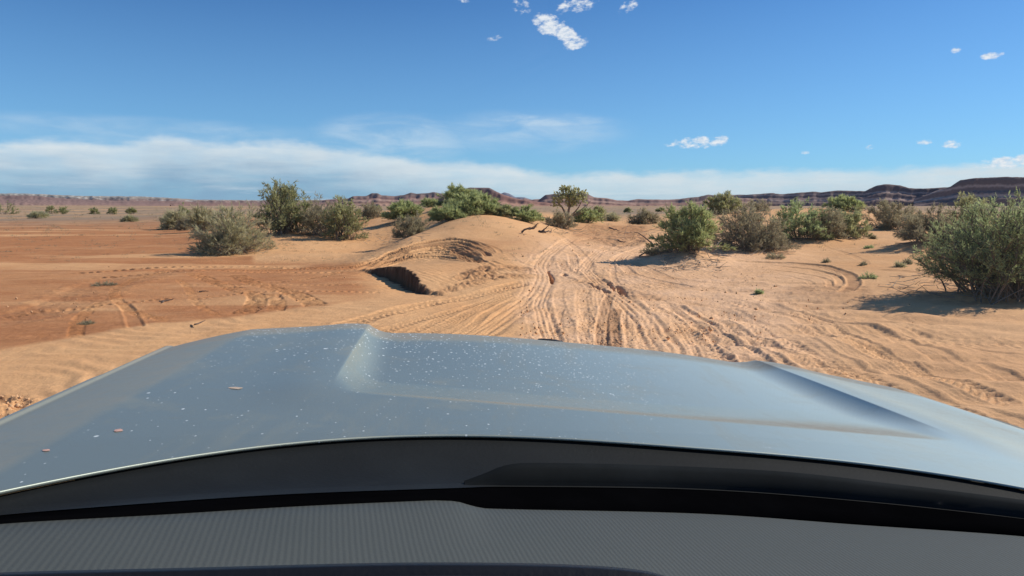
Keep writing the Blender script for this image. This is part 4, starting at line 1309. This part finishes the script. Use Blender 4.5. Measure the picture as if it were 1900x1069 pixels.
def build_mesas():  # rock tones greyed and blued, distance haze painted into the colour
    redm = mesa_mat("red_sandstone", [(0.0, (0.44, 0.29, 0.21)), (0.25, (0.46, 0.29, 0.22)), (0.40, (0.30, 0.18, 0.15)), (0.52, (0.46, 0.31, 0.25)), (0.66, (0.32, 0.20, 0.175)), (0.80, (0.40, 0.27, 0.23)), (0.92, (0.23, 0.18, 0.17))])
    redm2 = mesa_mat("red_sandstone_slope", [(0.0, (0.45, 0.28, 0.20)), (0.3, (0.46, 0.27, 0.20)), (0.55, (0.36, 0.20, 0.16)), (0.75, (0.35, 0.20, 0.165)), (0.93, (0.22, 0.16, 0.15))])
    darkm = mesa_mat("dark_shaded_sandstone", [(0.0, (0.40, 0.31, 0.29)), (0.12, (0.275, 0.205, 0.19)), (0.34, (0.225, 0.17, 0.16)), (0.40, (0.58, 0.43, 0.36)), (0.44, (0.58, 0.43, 0.36)), (0.50, (0.25, 0.19, 0.18)), (0.66, (0.24, 0.185, 0.175)), (0.73, (0.55, 0.42, 0.36)), (0.80, (0.225, 0.175, 0.165))])
    mauve = mesa_mat('mauve_clay_hill', [(0.0, (0.40, 0.26, 0.20)), (0.4, (0.31, 0.205, 0.18)), (0.9, (0.26, 0.18, 0.165))])
    greym = mesa_mat("pale_badland", [(0.0, (0.36, 0.23, 0.185)), (0.3, (0.29, 0.185, 0.16)), (0.55, (0.30, 0.205, 0.18)), (0.72, (0.36, 0.31, 0.265)), (0.95, (0.34, 0.315, 0.28))], pale=(0.56, 0.52, 0.46))
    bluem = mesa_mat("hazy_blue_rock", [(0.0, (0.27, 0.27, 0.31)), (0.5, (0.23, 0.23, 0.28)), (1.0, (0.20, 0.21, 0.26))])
    mesa("hills", "pale speckled badland ridge on the far left horizon",
         [(-260, 362), (-60, 358), (0, 359), (55, 359), (100, 361), (150, 363.5), (270, 364.5), (330, 368), (372, 370.5), (430, 371), (490, 371.5), (560, 371.5), (625, 371)], 383, 3000, greym, 11, rough=0.5, run=3.0, cliff=((0.85, 0.25),))
    mesa("hills", "low dark red mound before the pale badland ridge",
         [(-200, 368), (-40, 364), (30, 362.5), (70, 363), (120, 368), (170, 371), (240, 374), (320, 377)], 384, 2300, mauve, 15, run=4.0, rough=0.4, cliff=((0.85, 0.1),))
    mesa("hills", "red banded mesa with two small caps behind the dune",
         [(600, 372), (614, 370), (648, 368.5), (657, 364), (682, 363.5), (692, 358.5), (703, 358.5), (710, 362.5), (735, 364), (752, 361.5), (763, 357.5), (775, 359.5), (795, 358.5), (806, 356), (818, 359), (845, 360), (880, 362), (940, 368)], 386, 2200, redm, 21, rough=0.45, run=2.2, cliff=((0.28, 0.35), (0.6, 0.4), (0.88, 0.6)))
    mesa("hills", "flat topped red mesa rising above the green dune shrubs",
         [(800, 372), (850, 356), (872, 348), (908, 348.5), (922, 356), (936, 362), (955, 368), (985, 373), (1020, 377)], 388, 1900, redm2, 25, rough=0.45, run=2.0, cliff=((0.35, 0.3), (0.85, 0.7)))
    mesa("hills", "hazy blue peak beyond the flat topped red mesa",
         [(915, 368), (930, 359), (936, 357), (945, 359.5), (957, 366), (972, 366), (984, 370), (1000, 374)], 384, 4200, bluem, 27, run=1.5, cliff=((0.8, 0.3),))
    mesa("hills", "rounded red butte behind the lone tree",
         [(965, 374), (972, 368), (985, 371), (1002, 369), (1012, 361.5), (1026, 360.5), (1050, 361), (1075, 358.5), (1088, 359.5), (1101, 366), (1124, 368), (1150, 373), (1180, 377)], 387, 2000, redm, 31, rough=0.45, run=2.0, cliff=((0.3, 0.3), (0.62, 0.4), (0.86, 0.5)))
    mesa("hills", "long low red scarp right of the lone tree",
         [(1090, 374), (1124, 369), (1141, 371.5), (1162, 372.5), (1181, 369.5), (1217, 370.5), (1251, 370), (1275, 367), (1292, 365.5), (1312, 361), (1332, 364), (1350, 366), (1420, 370)], 387, 2400, redm, 35, rough=0.45, run=2.2, cliff=((0.35, 0.35), (0.85, 0.6)))
    mesa("hills", "long dark banded mesa wall along the right horizon",
         [(1230, 374), (1290, 367), (1335, 363.5), (1350, 361.5), (1382, 361.5), (1430, 358), (1443, 360.5), (1506, 355.5), (1519, 357), (1549, 353.3), (1599, 354.8), (1610, 349), (1621, 344), (1640, 341.7), (1664, 344), (1680, 349.3), (1702, 350), (1756, 347.4), (1800, 348), (1950, 352), (2200, 356)], 386, 2600, darkm, 41, run=0.9, rough=0.3, cliff=((0.22, 0.5), (0.55, 0.4), (0.85, 0.6)))
    mesa("hills", "tall flat topped dark mesa at the right end of the horizon",
         [(1690, 372), (1735, 352), (1756, 346), (1773, 334.5), (1800, 330.3), (1854, 328.2), (1900, 329), (1980, 329), (2100, 332), (2300, 340)], 387, 2300, darkm, 45, run=0.8, rough=0.12, cliff=((0.30, 0.5), (0.60, 0.3), (0.85, 0.9)))


# ------------------------------------------------------------------ the car
ROLL = 6.3
VL = lambda px: 425 + math.tan(rad(ROLL)) * (px - 790)
_r1 = ray(790, 425); _r2 = ray(1790, VL(1790))
CF = _r1 / np.linalg.norm(_r1)
CU = np.cross(_r2, _r1); CU /= np.linalg.norm(CU)
if CU[2] < 0: CU = -CU
CR = np.cross(CF, CU)
EYEV = np.array([0, 0, EYE])
HC, H0 = 0.43, 0.268


def car_w(L, F, Zc):
    L, F, Zc = np.broadcast_arrays(np.asarray(L, float), np.asarray(F, float), np.asarray(Zc, float))
    return L[..., None] * CR + F[..., None] * CF + Zc[..., None] * CU      # relative to the eye


def car_px(px, py, F):
    """car-frame point on the photo ray at forward distance F"""
    d = ray(px, py)
    k = F / (d @ CF)
    p = d * k
    return np.array([p @ CR, F, p @ CU])


def hood_rear(d):
    return np.maximum(0.985 - 0.73 * np.abs(d + 0.03) ** 3, 0.862 - 0.45 * np.abs(d) ** 2 + 0.05)


def hood_front(d):
    return 2.24 - 0.36 * (np.abs(d) / 0.75) ** 2.4


HB, HA = 0.805, 0.94      # crease and shut line, from the centre line


def hood_z(L, F):
    d = L - HC
    ad = np.abs(d)
    z = -H0 - 0.004 * np.clip(ad / HB, 0, 1.0) ** 2.2 - 0.004 * np.clip((F - 1.3) / 0.6, 0, 1.6) ** 2
    # recessed middle panel, open at the front: crisp outer edge, soft inside, rounded rear corners
    uu = np.clip((ad - 0.480) / 0.075, 0, None)
    vv = np.clip((1.43 - F) / 0.27, 0, 1)
    uu = np.clip(uu, 0, 1)
    cut = (1 - uu ** 2.4) * (1 - vv ** 1.25) * (1 - sstep(0.35, 1.0, uu) * sstep(0.45, 1.0, vv))
    z = z - (0.038 - 0.020 * sstep(1.5, 2.2, F)) * (1 - 0.34 * sstep(0.0, 0.45, d)) * cut
    # raised bead of the ridge beside it
    z = z + 0.006 * np.exp(-((ad - 0.60) / 0.06) ** 2) * sstep(1.0, 1.2, F)
    # shoulder
    sh = np.clip(ad - HB, 0, None)
    z = z - sh * 0.16 - 0.5 * sh ** 2
    # fine bead along the shut line, added to catch a bright line of light
    z = z + 0.005 * np.exp(-((ad - 0.931) / 0.005) ** 2)
    # nose rolls over
    ff = hood_front(d)
    q = np.clip((F - (ff - 0.10)) / 0.10, 0, 1)
    z = z - 0.06 * (1 - np.sqrt(np.clip(1 - q ** 2.2, 0, 1)))
    # rear lip turns down
    return z


def build_car():
    mp, t, bs, out = material("silver_blue_paint")
    tc = t.node("ShaderNodeTexCoord")
    ob = tc.outputs["Object"]
    n1 = t.noise(ob, 3.0, 6, 0.6)
    n2 = t.noise(ob, 40.0, 5, 0.7)
    dust_reflect_a = t.attr("dust_reflect").outputs["Fac"]
    base = (0.265, 0.295, 0.25, 1)
    smear = t.noise(t.mapping(ob, (1.0, 0.16, 1.0)), 16, 6, 0.65)
    smear2 = t.noise(ob, 7, 7, 0.7)
    dust_b = t.math('ADD', t.range(smear, 0.5, 0.75, 0.0, 0.22), t.range(smear2, 0.52, 0.75, 0.0, 0.25))
    dust_reflect = t.math('ADD', t.math('MULTIPLY', dust_reflect_a, t.range(n2, 0.25, 0.7, 0.6, 1.0)), t.range(n1, 0.4, 0.8, 0.02, 0.16), clamp=True)
    dust_reflect = t.math('ADD', dust_reflect, dust_b, clamp=True)
    # splashes of dried mud: small stretched specks
    spk = None
    spf = t.attr('far').outputs['Fac']
    for sc, thr, keep, rot in ((60, 0.16, 0.5, 0.4), (110, 0.20, 0.45, -0.5), (38, 0.12, 0.5, 0.9), (24, 0.085, 0.35, 0.2)):
        mv = t.mapping(ob, (1.0, 0.55, 1.0), (0, 0, rot * 0.6))
        vo = t.voro(mv, sc)
        wn = t.node("ShaderNodeTexWhiteNoise"); t.l.new(vo.outputs["Position"], wn.inputs["Vector"])
        gate = t.math('GREATER_THAN', wn.outputs["Value"], keep)
        s_ = t.math('MULTIPLY', t.range(t.math('ADD', vo.outputs["Distance"], t.math('MULTIPLY', t.math('SUBTRACT', n2, 0.5), 0.16)), t.math('MULTIPLY', thr * 0.45, spf), t.math('MULTIPLY', spf, thr), 1.0, 0.0), gate)
        spk = s_ if spk is None else t.math('MAXIMUM', spk, s_)
    area = t.math('MULTIPLY', t.range(t.noise(ob, 2.2, 4, 0.6), 0.30, 0.52, 0.55, 1.0), t.attr("speck").outputs["Fac"])
    spk = t.math('MULTIPLY', t.math('MULTIPLY', spk, area), t.range(t.noise(ob, 33, 3, 0.6), 0.3, 0.6, 0.5, 1.0))
    col = t.mix(t.math('MULTIPLY', dust_reflect, 0.85), t.mix(t.math('MULTIPLY', t.attr('glare_film').outputs['Fac'], 0.8), base, (0.62, 0.71, 0.64, 1)), (0.235, 0.205, 0.16, 1))  # dust film brightened towards the right, sun glare painted in
    col = t.mix(t.math('MULTIPLY', spk, 0.85), col, (0.64, 0.70, 0.72, 1))
    t.l.new(col, bs.inputs["Base Color"])
    rough = t.math('ADD', 0.40, t.math('MULTIPLY', dust_reflect, 0.45), clamp=True)
    rough = t.math('ADD', rough, t.math('MULTIPLY', spk, 0.3), clamp=True)
    t.l.new(rough, bs.inputs["Roughness"])
    t.l.new(t.math('MULTIPLY', t.math('SUBTRACT', 1.0, t.math('MAXIMUM', t.math('MAXIMUM', dust_reflect, spk), t.math('MULTIPLY', t.attr('glare_film').outputs['Fac'], 0.45)), clamp=True), 0.6), bs.inputs['Metallic'])
    bs.inputs["Coat Weight"].default_value = 0.25
    bs.inputs["Coat Roughness"].default_value = 0.25
    t.l.new(t.bump(n2, 0.03, 0.002), bs.inputs["Normal"])

    def plastic(name, c, rough=0.6, ns=200, bump=0.2, spec=0.4):
        m, t, bs, out = material(name)
        tc = t.node("ShaderNodeTexCoord")
        n = t.noise(tc.outputs["Object"], ns, 4, 0.6)
        n0 = t.noise(tc.outputs["Object"], 9, 5, 0.6)
        t.l.new(t.mix(t.range(n0, 0.3, 0.75), tuple(v * 0.8 for v in c), tuple(min(1, v * 1.3) for v in c)), bs.inputs["Base Color"])
        bs.inputs["Roughness"].default_value = rough
        bs.inputs["Specular IOR Level"].default_value = spec
        t.l.new(t.bump(n, bump, 0.002), bs.inputs["Normal"])
        return m
    cowl_m = plastic("dusty_dark_plastic", (0.0065, 0.008, 0.0085), 0.75, spec=0.22)
    black_m = plastic("black_ceramic_band", (0.002, 0.002, 0.0024), 1.0, spec=0.0, bump=0.02)
    rubber_m = plastic("wiper_rubber", (0.0125, 0.0145, 0.0155), 0.9, spec=0.05, bump=0.05)
    rim_m = plastic("black_trim", (0.006, 0.006, 0.007), 0.5)
    hoodin_m = plastic("cluster_hood_plastic", (0.045, 0.05, 0.065), 0.55)
    under_m = plastic("underbody_black", (0.01, 0.01, 0.01), 0.9)

    # dashboard: ribbed grain
    dm, t, bs, out = material("ribbed_dash_vinyl")
    tc = t.node("ShaderNodeTexCoord")
    ob = tc.outputs["Object"]
    wv = t.node("ShaderNodeTexWave"); wv.wave_type = 'BANDS'; wv.bands_direction = 'X'
    wv.inputs["Scale"].default_value = 62; wv.inputs["Distortion"].default_value = 1.2; wv.inputs["Detail"].default_value = 2; wv.inputs["Detail Scale"].default_value = 0.25
    t.l.new(t.mapping(ob, (1, 1, 1), (0, 0, rad(-14))), wv.inputs["Vector"])
    nn = t.noise(ob, 5, 4, 0.6); nf = t.noise(ob, 300, 3, 0.6)
    sx = t.node("ShaderNodeSeparateXYZ"); t.l.new(ob, sx.inputs[0])
    amt = t.math('MULTIPLY', t.range(sx.outputs[0], -0.45, 0.3, 0.06, 1.0), t.range(nn, 0.4, 0.62, 0.15, 1.0))
    c = t.mix(t.math('MULTIPLY', wv.outputs["Fac"], t.math('MULTIPLY', amt, 0.30)), t.mix(nn, (0.062, 0.071, 0.068), (0.082, 0.089, 0.085)), (0.035, 0.04, 0.04))
    t.l.new(c, bs.inputs["Base Color"])
    bs.inputs["Roughness"].default_value = 0.75
    bs.inputs["Specular IOR Level"].default_value = 0.25
    t.l.new(t.bump(wv.outputs["Fac"], 0.12, 0.002, t.bump(nf, 0.25, 0.001)), bs.inputs["Normal"])

    gm, t, bs, out = material("windscreen_glass")
    t.n.remove(bs)
    tr = t.node("ShaderNodeBsdfTransparent"); tr.inputs[0].default_value = (0.985, 0.99, 0.985, 1)
    gl = t.node("ShaderNodeBsdfGlossy"); gl.inputs["Roughness"].default_value = 0.01
    lw = t.node("ShaderNodeLayerWeight"); lw.inputs[0].default_value = 0.5
    fac = t.math('MULTIPLY_ADD', t.math('POWER', lw.outputs["Facing"], 3.0), 0.5, 0.03)
    mx = t.node("ShaderNodeMixShader"); t.l.new(fac, mx.inputs[0])
    t.l.new(tr.outputs[0], mx.inputs[1]); t.l.new(gl.outputs[0], mx.inputs[2])
    t.l.new(mx.outputs[0], out.inputs[0])

    foot = car_w(HC, 1.0, 0.0)
    root = empty("car", (float(foot[0]), float(foot[1]), 0.0))
    tag(root, "dusty silver-blue car seen from its driver's seat, bonnet pointing at the dune", "car")
    org = np.array([foot[0], foot[1], 0.0])
    EYE_L = EYEV - org

    def to_local(P):            # eye-relative -> root-local
        return P + EYE_L

    # root carries no rotation: the parts are laid out in its frame, x right / y ahead
    def part(name, V, F, m, smooth=True, parent=None, attrs=None):
        return mesh_obj(name, to_local(V), F, m, parent or root, smooth, attrs)

    # ---- bonnet, one sheet
    na, nf_ = 240, 170
    dd = np.sort(np.unique(np.round(np.concatenate([np.linspace(-HA, HA, na), [sg_ * e for sg_ in (-1, 1) for e in np.arange(0.915, 0.940, 0.002)], [sg_ * e for sg_ in (-1, 1) for e in np.arange(0.470, 0.570, 0.004)]]), 5)))
    na = len(dd)
    ss = np.linspace(0, 1, nf_)
    ss = np.sort(np.append(ss, [0.0012, 0.0025]))
    Dg, Sg = np.meshgrid(dd, ss)
    ffr = hood_front(Dg); frr = hood_rear(Dg)
    Fg = frr + (ffr - frr) * (1 - (1 - Sg) ** 1.35)
    Lg = Dg + HC
    Zg = hood_z(Lg, Fg)
    # curl the rear lip down
    top = car_w(Lg, Fg, Zg)
    lip = [car_w(Lg[0], Fg[0] - 0.0012, Zg[0] - 0.0008), car_w(Lg[0], Fg[0] - 0.0016, Zg[0] - 0.0035), car_w(Lg[0], Fg[0] + 0.02, Zg[0] - 0.004)]
    nose = [car_w(Lg[-1], Fg[-1] + 0.004, Zg[-1] - 0.02), car_w(Lg[-1], Fg[-1] + 0.002, Zg[-1] - 0.05)]
    V = np.concatenate([np.stack(lip[::-1]), top, np.stack(nose)], 0)
    ad = np.abs(Dg)
    dust_reflect = 0.75 * sstep(HB - 0.01, HB + 0.01, ad) * (0.75) + 0.95 * sstep(-0.24, -0.15, Fg - hood_front(Dg))  # shoulder dust doubles as its shade; front strip paints the sand's reflection
    dust_reflect = dust_reflect + 0.55 * sstep(1.150, 1.166, Fg) * (1 - sstep(1.18, 1.21 + 0.13 * sstep(-0.4, 0.45, Dg), Fg)) * (1 - sstep(0.46, 0.54, ad)) * sstep(-0.62, -0.2, Dg) * 2.0  # brown of sand mirrored in the recess's rear slope, painted on
    dust_reflect = dust_reflect + 0.35 * sstep(0.54, 0.60, Dg) * (1 - sstep(HB - 0.05, HB, Dg))
    speck = (1 - sstep(HB - 0.02, HB + 0.01, ad)) * (1.0 - 0.85 * sstep(-0.05, 0.45, Dg))
    padr = lambda a, v: np.concatenate([np.tile(a[:1], (3, 1)), a, np.tile(a[-1:], (2, 1))], 0)
    bonnet = part("bonnet", V.reshape(-1, 3), grid_faces(V.shape[0], na), mp, attrs=dict(dust_reflect=np.clip(padr(dust_reflect, 0), 0, 1).ravel(), speck=padr(speck, 0).ravel(), glare_film=padr((0.14 + 0.95 * sstep(-0.45, 0.65, Dg)) * (1 - 0.3 * np.clip(dust_reflect, 0, 1)), 0).ravel(), far=padr(0.66 + 0.72 * sstep(1.0, 1.9, Fg), 0).ravel()))

    # ---- wings either side, beyond the shut line
    for sgn in (-1, 1):
        nfw = 90
        s = np.linspace(0, 1, nfw)
        F = hood_rear(HA) - 0.42 + s * (hood_front(HA) - 0.03 - hood_rear(HA) + 0.42)
        Fc = np.clip(F, hood_rear(HA), None)
        z0 = hood_z(HC + sgn * HA, np.minimum(Fc, hood_front(HA) - 0.11)) - 0.008
        z0 = z0 - 0.06 * np.clip((F - (hood_front(HA) - 0.35)) / 0.35, 0, 1) ** 2
        offs = [(0.006, -0.012), (0.007, -0.002), (0.012, 0.002), (0.022, -0.001), (0.040, -0.014), (0.058, -0.045), (0.068, -0.10), (0.072, -0.20), (0.075, -0.45), (0.05, -0.62)]
        taper = np.clip((F - (hood_front(HA) - 0.30)) / 0.30, 0, 1) ** 2
        rows = [car_w(HC + sgn * (HA + a) - sgn * 0.06 * taper, F, z0 + b) for a, b in offs]
        V = np.stack(rows, 0)
        n_ = V.shape[0] * V.shape[1]
        part("wing", V.reshape(-1, 3), grid_faces(len(offs), nfw), mp, attrs=dict(dust_reflect=np.full(n_, 0.25), speck=np.full(n_, 0.2), glare_film=np.full(n_, 0.35), far=np.full(n_, 1.0)))

    # ---- front end below the bonnet (grille panel and bumper) so that the nose is closed
    dl = np.linspace(-HA, HA, 60)
    fr = hood_front(dl); zz = hood_z(dl + HC, fr)
    rows = [car_w(dl + HC, fr - 0.02, zz - 0.045), car_w(dl + HC, fr + 0.015, zz - 0.055), car_w(dl + HC, fr + 0.03, zz - 0.12), car_w(dl + HC, fr + 0.02, zz - 0.32)]
    V = np.stack(rows, 0)
    grille = part("grille", V.reshape(-1, 3), grid_faces(4, 60), rim_m)
    rows = [car_w(dl + HC, fr + 0.02, zz - 0.32), car_w(dl + HC, fr + 0.10, zz - 0.34), car_w(dl + HC, fr + 0.12, zz - 0.45), car_w(dl + HC, fr + 0.08, zz - 0.58), car_w(dl + HC, fr - 0.1, zz - 0.62)]
    V = np.stack(rows, 0)
    n_ = V.shape[0] * V.shape[1]
    part("front_bumper", V.reshape(-1, 3), grid_faces(5, 60), mp, attrs=dict(dust_reflect=np.full(n_, 0.6), speck=np.full(n_, 0.0), glare_film=np.full(n_, 0.2), far=np.full(n_, 1.0)))
    # badge on the nose, just peeping over the edge
    c0 = np.array([HC - 0.005, float(hood_front(0.0)) + 0.012, float(hood_z(np.array(HC), np.array(hood_front(0.0) - 0.10))) * 2.25 / 2.14 + 0.002])
    nn_ = 28
    th = np.linspace(0, 2 * math.pi, nn_, endpoint=False)
    rings = []
    for (a, b, dz) in ((0.044, 0.020, -0.05), (0.044, 0.020, -0.002), (0.038, 0.016, 0.003), (0.01, 0.004, 0.005)):
        rings.append(car_w(c0[0] + a * np.cos(th), c0[1] + b * np.sin(th), c0[2] + dz))
    V = np.stack(rings, 0)
    part("badge", V.reshape(-1, 3), grid_faces(4, nn_, wrap=True), rim_m)

    # ---- cowl, black band, dashboard: lofted across the car
    def curve(pts, n=90):
        p = np.array(pts, float)
        xs = np.linspace(p[0, 0], p[-1, 0], n)
        sm = smooth_line(p, n=10)
        ys = np.interp(xs, sm[:, 0], sm[:, 1])
        return xs, ys

    def lift(pts, f0, f2, n=90, dz=0.0, px_range=None):
        xs, ys = curve(pts, n)
        out_ = []
        for x, y in zip(xs, ys):
            F = f0
            for _ in range(6):
                q = car_px(x, y, F)
                F = f0 - f2 * abs(q[0] - HC) ** 2
            q = car_px(x, y, F); q[2] += dz
            out_.append(q)
        return np.array(out_)

    frit_top = [(-260, 985), (-120, 965), (0, 947), (300, 924), (550, 909), (850, 899), (950, 897), (1300, 903), (1600, 925), (1900, 957), (2050, 980), (2200, 1006)]
    frit_bot = [(-260, 985 + 24), (-120, 987), (0, 969), (300, 952), (550, 937), (780, 927), (820, 926.5), (850, 928.5), (890, 939), (950, 942.5), (1300, 951), (1600, 972), (1900, 993), (2050, 1014), (2200, 1038)]
    rim_pts = [(-260, 1080), (0, 1065), (350, 1056), (700, 1047), (950, 1047), (1100, 1052), (1190, 1060), (1240, 1072), (1300, 1100)]
    ft = lift(frit_top, 0.862, 0.45)
    fb = lift(frit_bot, 0.80, 0.45, n=160)
    asw = lambda a: car_w(a[:, 0], a[:, 1], a[:, 2])
    # cowl panel from under the bonnet lip to the glass
    dl = np.linspace(ft[0, 0], ft[-1, 0], 90)
    ftz = np.interp(dl, ft[:, 0], ft[:, 2]); ftf = np.interp(dl, ft[:, 0], ft[:, 1])
    fr = hood_rear(dl - HC) + 0.004
    zr = hood_z(dl, np.maximum(hood_rear(dl - HC), 0.3)) - 0.0055
    rows = []
    rows.append(car_w(dl, fr + 0.06, zr - 0.03))
    for k in np.linspace(0, 1, 8):
        rows.append(car_w(dl, fr * (1 - k) + ftf * k, zr * (1 - k) + (ftz - 0.004) * k - 0.012 * math.sin(k * math.pi)))
    V = np.stack(rows, 0)
    part("cowl_panel", V.reshape(-1, 3), grid_faces(len(rows), 90), cowl_m)
    # windscreen: from its lower edge up and back over the eye
    top_L = dl
    rows, facs = [], np.linspace(0, 1, 14)
    topF = 0.02 - 0.18 * (top_L - HC) ** 2
    topZ = np.full_like(dl, 0.42) - 0.06 * (top_L - HC) ** 2
    for k in facs:
        bow = 0.05 * math.sin(k * math.pi)
        rows.append(car_w(dl, (ftf - 0.002) * (1 - k) + topF * k + bow * 0.6, (ftz + 0.002) * (1 - k) + topZ * k + bow * 0.6))
    V = np.stack(rows, 0)
    part("windscreen", V.reshape(-1, 3), grid_faces(len(rows), 90)[:, ::-1], gm)
    # ceramic band just inside the glass
    fbi = np.stack([np.interp(fb[:, 0], dl, ftf), np.interp(fb[:, 0], dl, ftz)], 1)
    up = car_w(fb[:, 0], fbi[:, 0] - 0.006, fbi[:, 1] - 0.003)
    lo = asw(fb)
    lo2 = car_w(fb[:, 0], fb[:, 1] + 0.004, fb[:, 2] - 0.03)
    V = np.stack([up, (up + lo) / 2, lo, lo2], 0)
    part("black_glass_band", V.reshape(-1, 3), grid_faces(4, len(fb)), black_m)
    # dashboard
    L = fb[:, 0]
    rows = []
    sm_z = np.convolve(np.pad(fb[:, 2], 20, mode='edge'), np.ones(41) / 41, 'valid')
    sm_z = np.minimum(sm_z, sm_z)
    for F_, zoff in ((0.03, -0.02), (0.0, -0.0015), (-0.03, 0.0), (-0.10, 0.0), (-0.16, 0.002), (-0.22, 0.001), (-0.30, -0.004), (-0.42, -0.03), (-0.46, -0.10), (-0.46, -0.40)):
        wgt = 1.0 if F_ > -0.01 else 0.35 if F_ > -0.05 else 0.0
        rows.append(car_w(L, fb[:, 1] + F_, sm_z * (1 - wgt) + fb[:, 2] * wgt + zoff))
    V = np.stack(rows, 0)
    part("dashboard", V.reshape(-1, 3), grid_faces(len(rows), len(L)), dm)
    # instrument hood: a shallow rounded cowl over the gauges with a black rim
    xs, ys = curve(rim_pts, 70)
    rim = np.array([car_px(x, y, 0.45 - 0.04 * ((x - 500) / 800) ** 2) for x, y in zip(xs, ys)])
    rows = [car_w(rim[:, 0], rim[:, 1] + 0.012, rim[:, 2] - 0.03), car_w(rim[:, 0], rim[:, 1] + 0.004, rim[:, 2] - 0.001), car_w(rim[:, 0], rim[:, 1] - 0.003, rim[:, 2]), car_w(rim[:, 0], rim[:, 1] - 0.008, rim[:, 2] - 0.004)]
    V = np.stack(rows, 0)
    clus = part("instrument_hood", np.stack([car_w(rim[:, 0], rim[:, 1] - 0.007, rim[:, 2] - 0.004), car_w(rim[:, 0], rim[:, 1] - 0.05, rim[:, 2] - 0.006), car_w(rim[:, 0], rim[:, 1] - 0.16, rim[:, 2] - 0.02), car_w(rim[:, 0], rim[:, 1] - 0.2, rim[:, 2] - 0.12)], 0).reshape(-1, 3), grid_faces(4, 70), hoodin_m)
    mesh_obj("rim", to_local(V.reshape(-1, 3)), grid_faces(4, 70), rim_m, clus, True)

    # ---- wiper lying along the bottom of the screen
    wt = [(862, 892), (900, 878), (940, 863), (1000, 859), (1200, 863), (1450, 875), (1650, 897), (1900, 928), (2050, 952)]
    wtop = lift(wt, 0.885, 0.45, n=80)
    prof = [(0.012, -0.030), (0.008, -0.008), (0.0, 0.0), (-0.010, -0.004), (-0.016, -0.018), (-0.018, -0.040)]
    rows = [car_w(wtop[:, 0], wtop[:, 1] + a, wtop[:, 2] + b) for a, b in prof]
    V = np.stack(rows, 0)
    wa = part("wiper_arm", V.reshape(-1, 3), grid_faces(len(prof), 80), rubber_m)
    bl = lift([(935, 893), (1200, 895), (1450, 902), (1650, 922), (1900, 950), (2050, 974)], 0.872, 0.45, n=60)
    prof = [(0.006, -0.024), (0.003, -0.012), (-0.003, -0.012), (-0.006, -0.028)]
    rows = [car_w(bl[:, 0], bl[:, 1] + a, bl[:, 2] + b) for a, b in prof]
    mesh_obj("wiper_blade", to_local(np.stack(rows, 0).reshape(-1, 3)), grid_faces(4, 60), rubber_m, wa, True)
    # floor pan under the cabin and engine bay, keeps light from below out of the gaps
    a = np.linspace(-0.9, 0.9, 12)
    rows = [car_w(HC + a, f, np.full(12, -0.80)) for f in (-0.6, 0.3, 0.55)] + [car_w(HC + a, f, np.full(12, z)) for f, z in ((0.60, -0.42), (1.5, -0.42), (1.62, -0.42))]
    V = np.stack(rows, 0)
    part("floor_pan", V.reshape(-1, 3), grid_faces(len(rows), 12), under_m)
    return root, to_local, org


def hood_debris(org):
    m, t, bs, out = material("dry_leaf_scrap")
    tc = t.node("ShaderNodeTexCoord")
    t.l.new(t.mix(t.noise(tc.outputs["Object"], 120, 4, 0.6), (0.45, 0.31, 0.20), (0.62, 0.50, 0.38)), bs.inputs["Base Color"])
    m2, t, bs, out = material("reddish_leaf_scrap")
    tc = t.node("ShaderNodeTexCoord")
    t.l.new(t.mix(t.noise(tc.outputs["Object"], 120, 4, 0.6), (0.48, 0.26, 0.20), (0.60, 0.38, 0.30)), bs.inputs["Base Color"])
    for px, py, a, b, mm, lab in ((437, 721, 0.011, 0.0042, m, "tan sliver of dry leaf on the bonnet, largest of the scraps"),
                                  (220, 800, 0.0045, 0.0035, m2, "reddish scrap of leaf on the bonnet near its rear edge"),
                                  (86, 837, 0.0035, 0.0025, m2, "tiny pinkish scrap on the sloping bonnet shoulder")):
        # march the photo ray to the bonnet
        d = ray(px, py)
        best = None
        for k in np.linspace(0.5, 2.2, 1500):
            p = d * k
            L, F, Zc = p @ CR, p @ CF, p @ CU
            if Zc <= float(hood_z(np.array(L), np.array(F))):
                best = (L, F); break
        L, F = best
        g = np.random.default_rng(px)
        th = np.linspace(0, 2 * math.pi, 11, endpoint=False)
        r = g.uniform(0.75, 1.15, 11)
        ll, ff = L + a * np.cos(th) * r, F + b * np.sin(th) * r * 1.6
        zz = hood_z(ll, ff) + 0.0004 + g.uniform(0, 0.0006, 11)
        ring = car_w(ll, ff, zz) + EYEV
        cen = car_w(L, F, hood_z(np.array(L), np.array(F)) + 0.0013) + EYEV
        V = np.vstack([ring, cen[None]])
        F_ = np.array([[i, (i + 1) % 11, 11] for i in range(11)])
        o = mesh_obj("leaf_scrap", V - cen, F_, mm)
        o.location = cen
        tag(o, lab, "leaf scrap", "dry scraps lying on the bonnet")


# ------------------------------------------------------------------ assemble
build_styles()
plan_plants()
build_ground()
plant_all()
lone_tree()
dead_wood()
ground_litter()
build_mesas()
root, to_local, org = build_car()
hood_debris(org)
scene.cycles.max_bounces = 4
scene.cycles.transparent_max_bounces = 12
scene.cycles.use_denoising = True
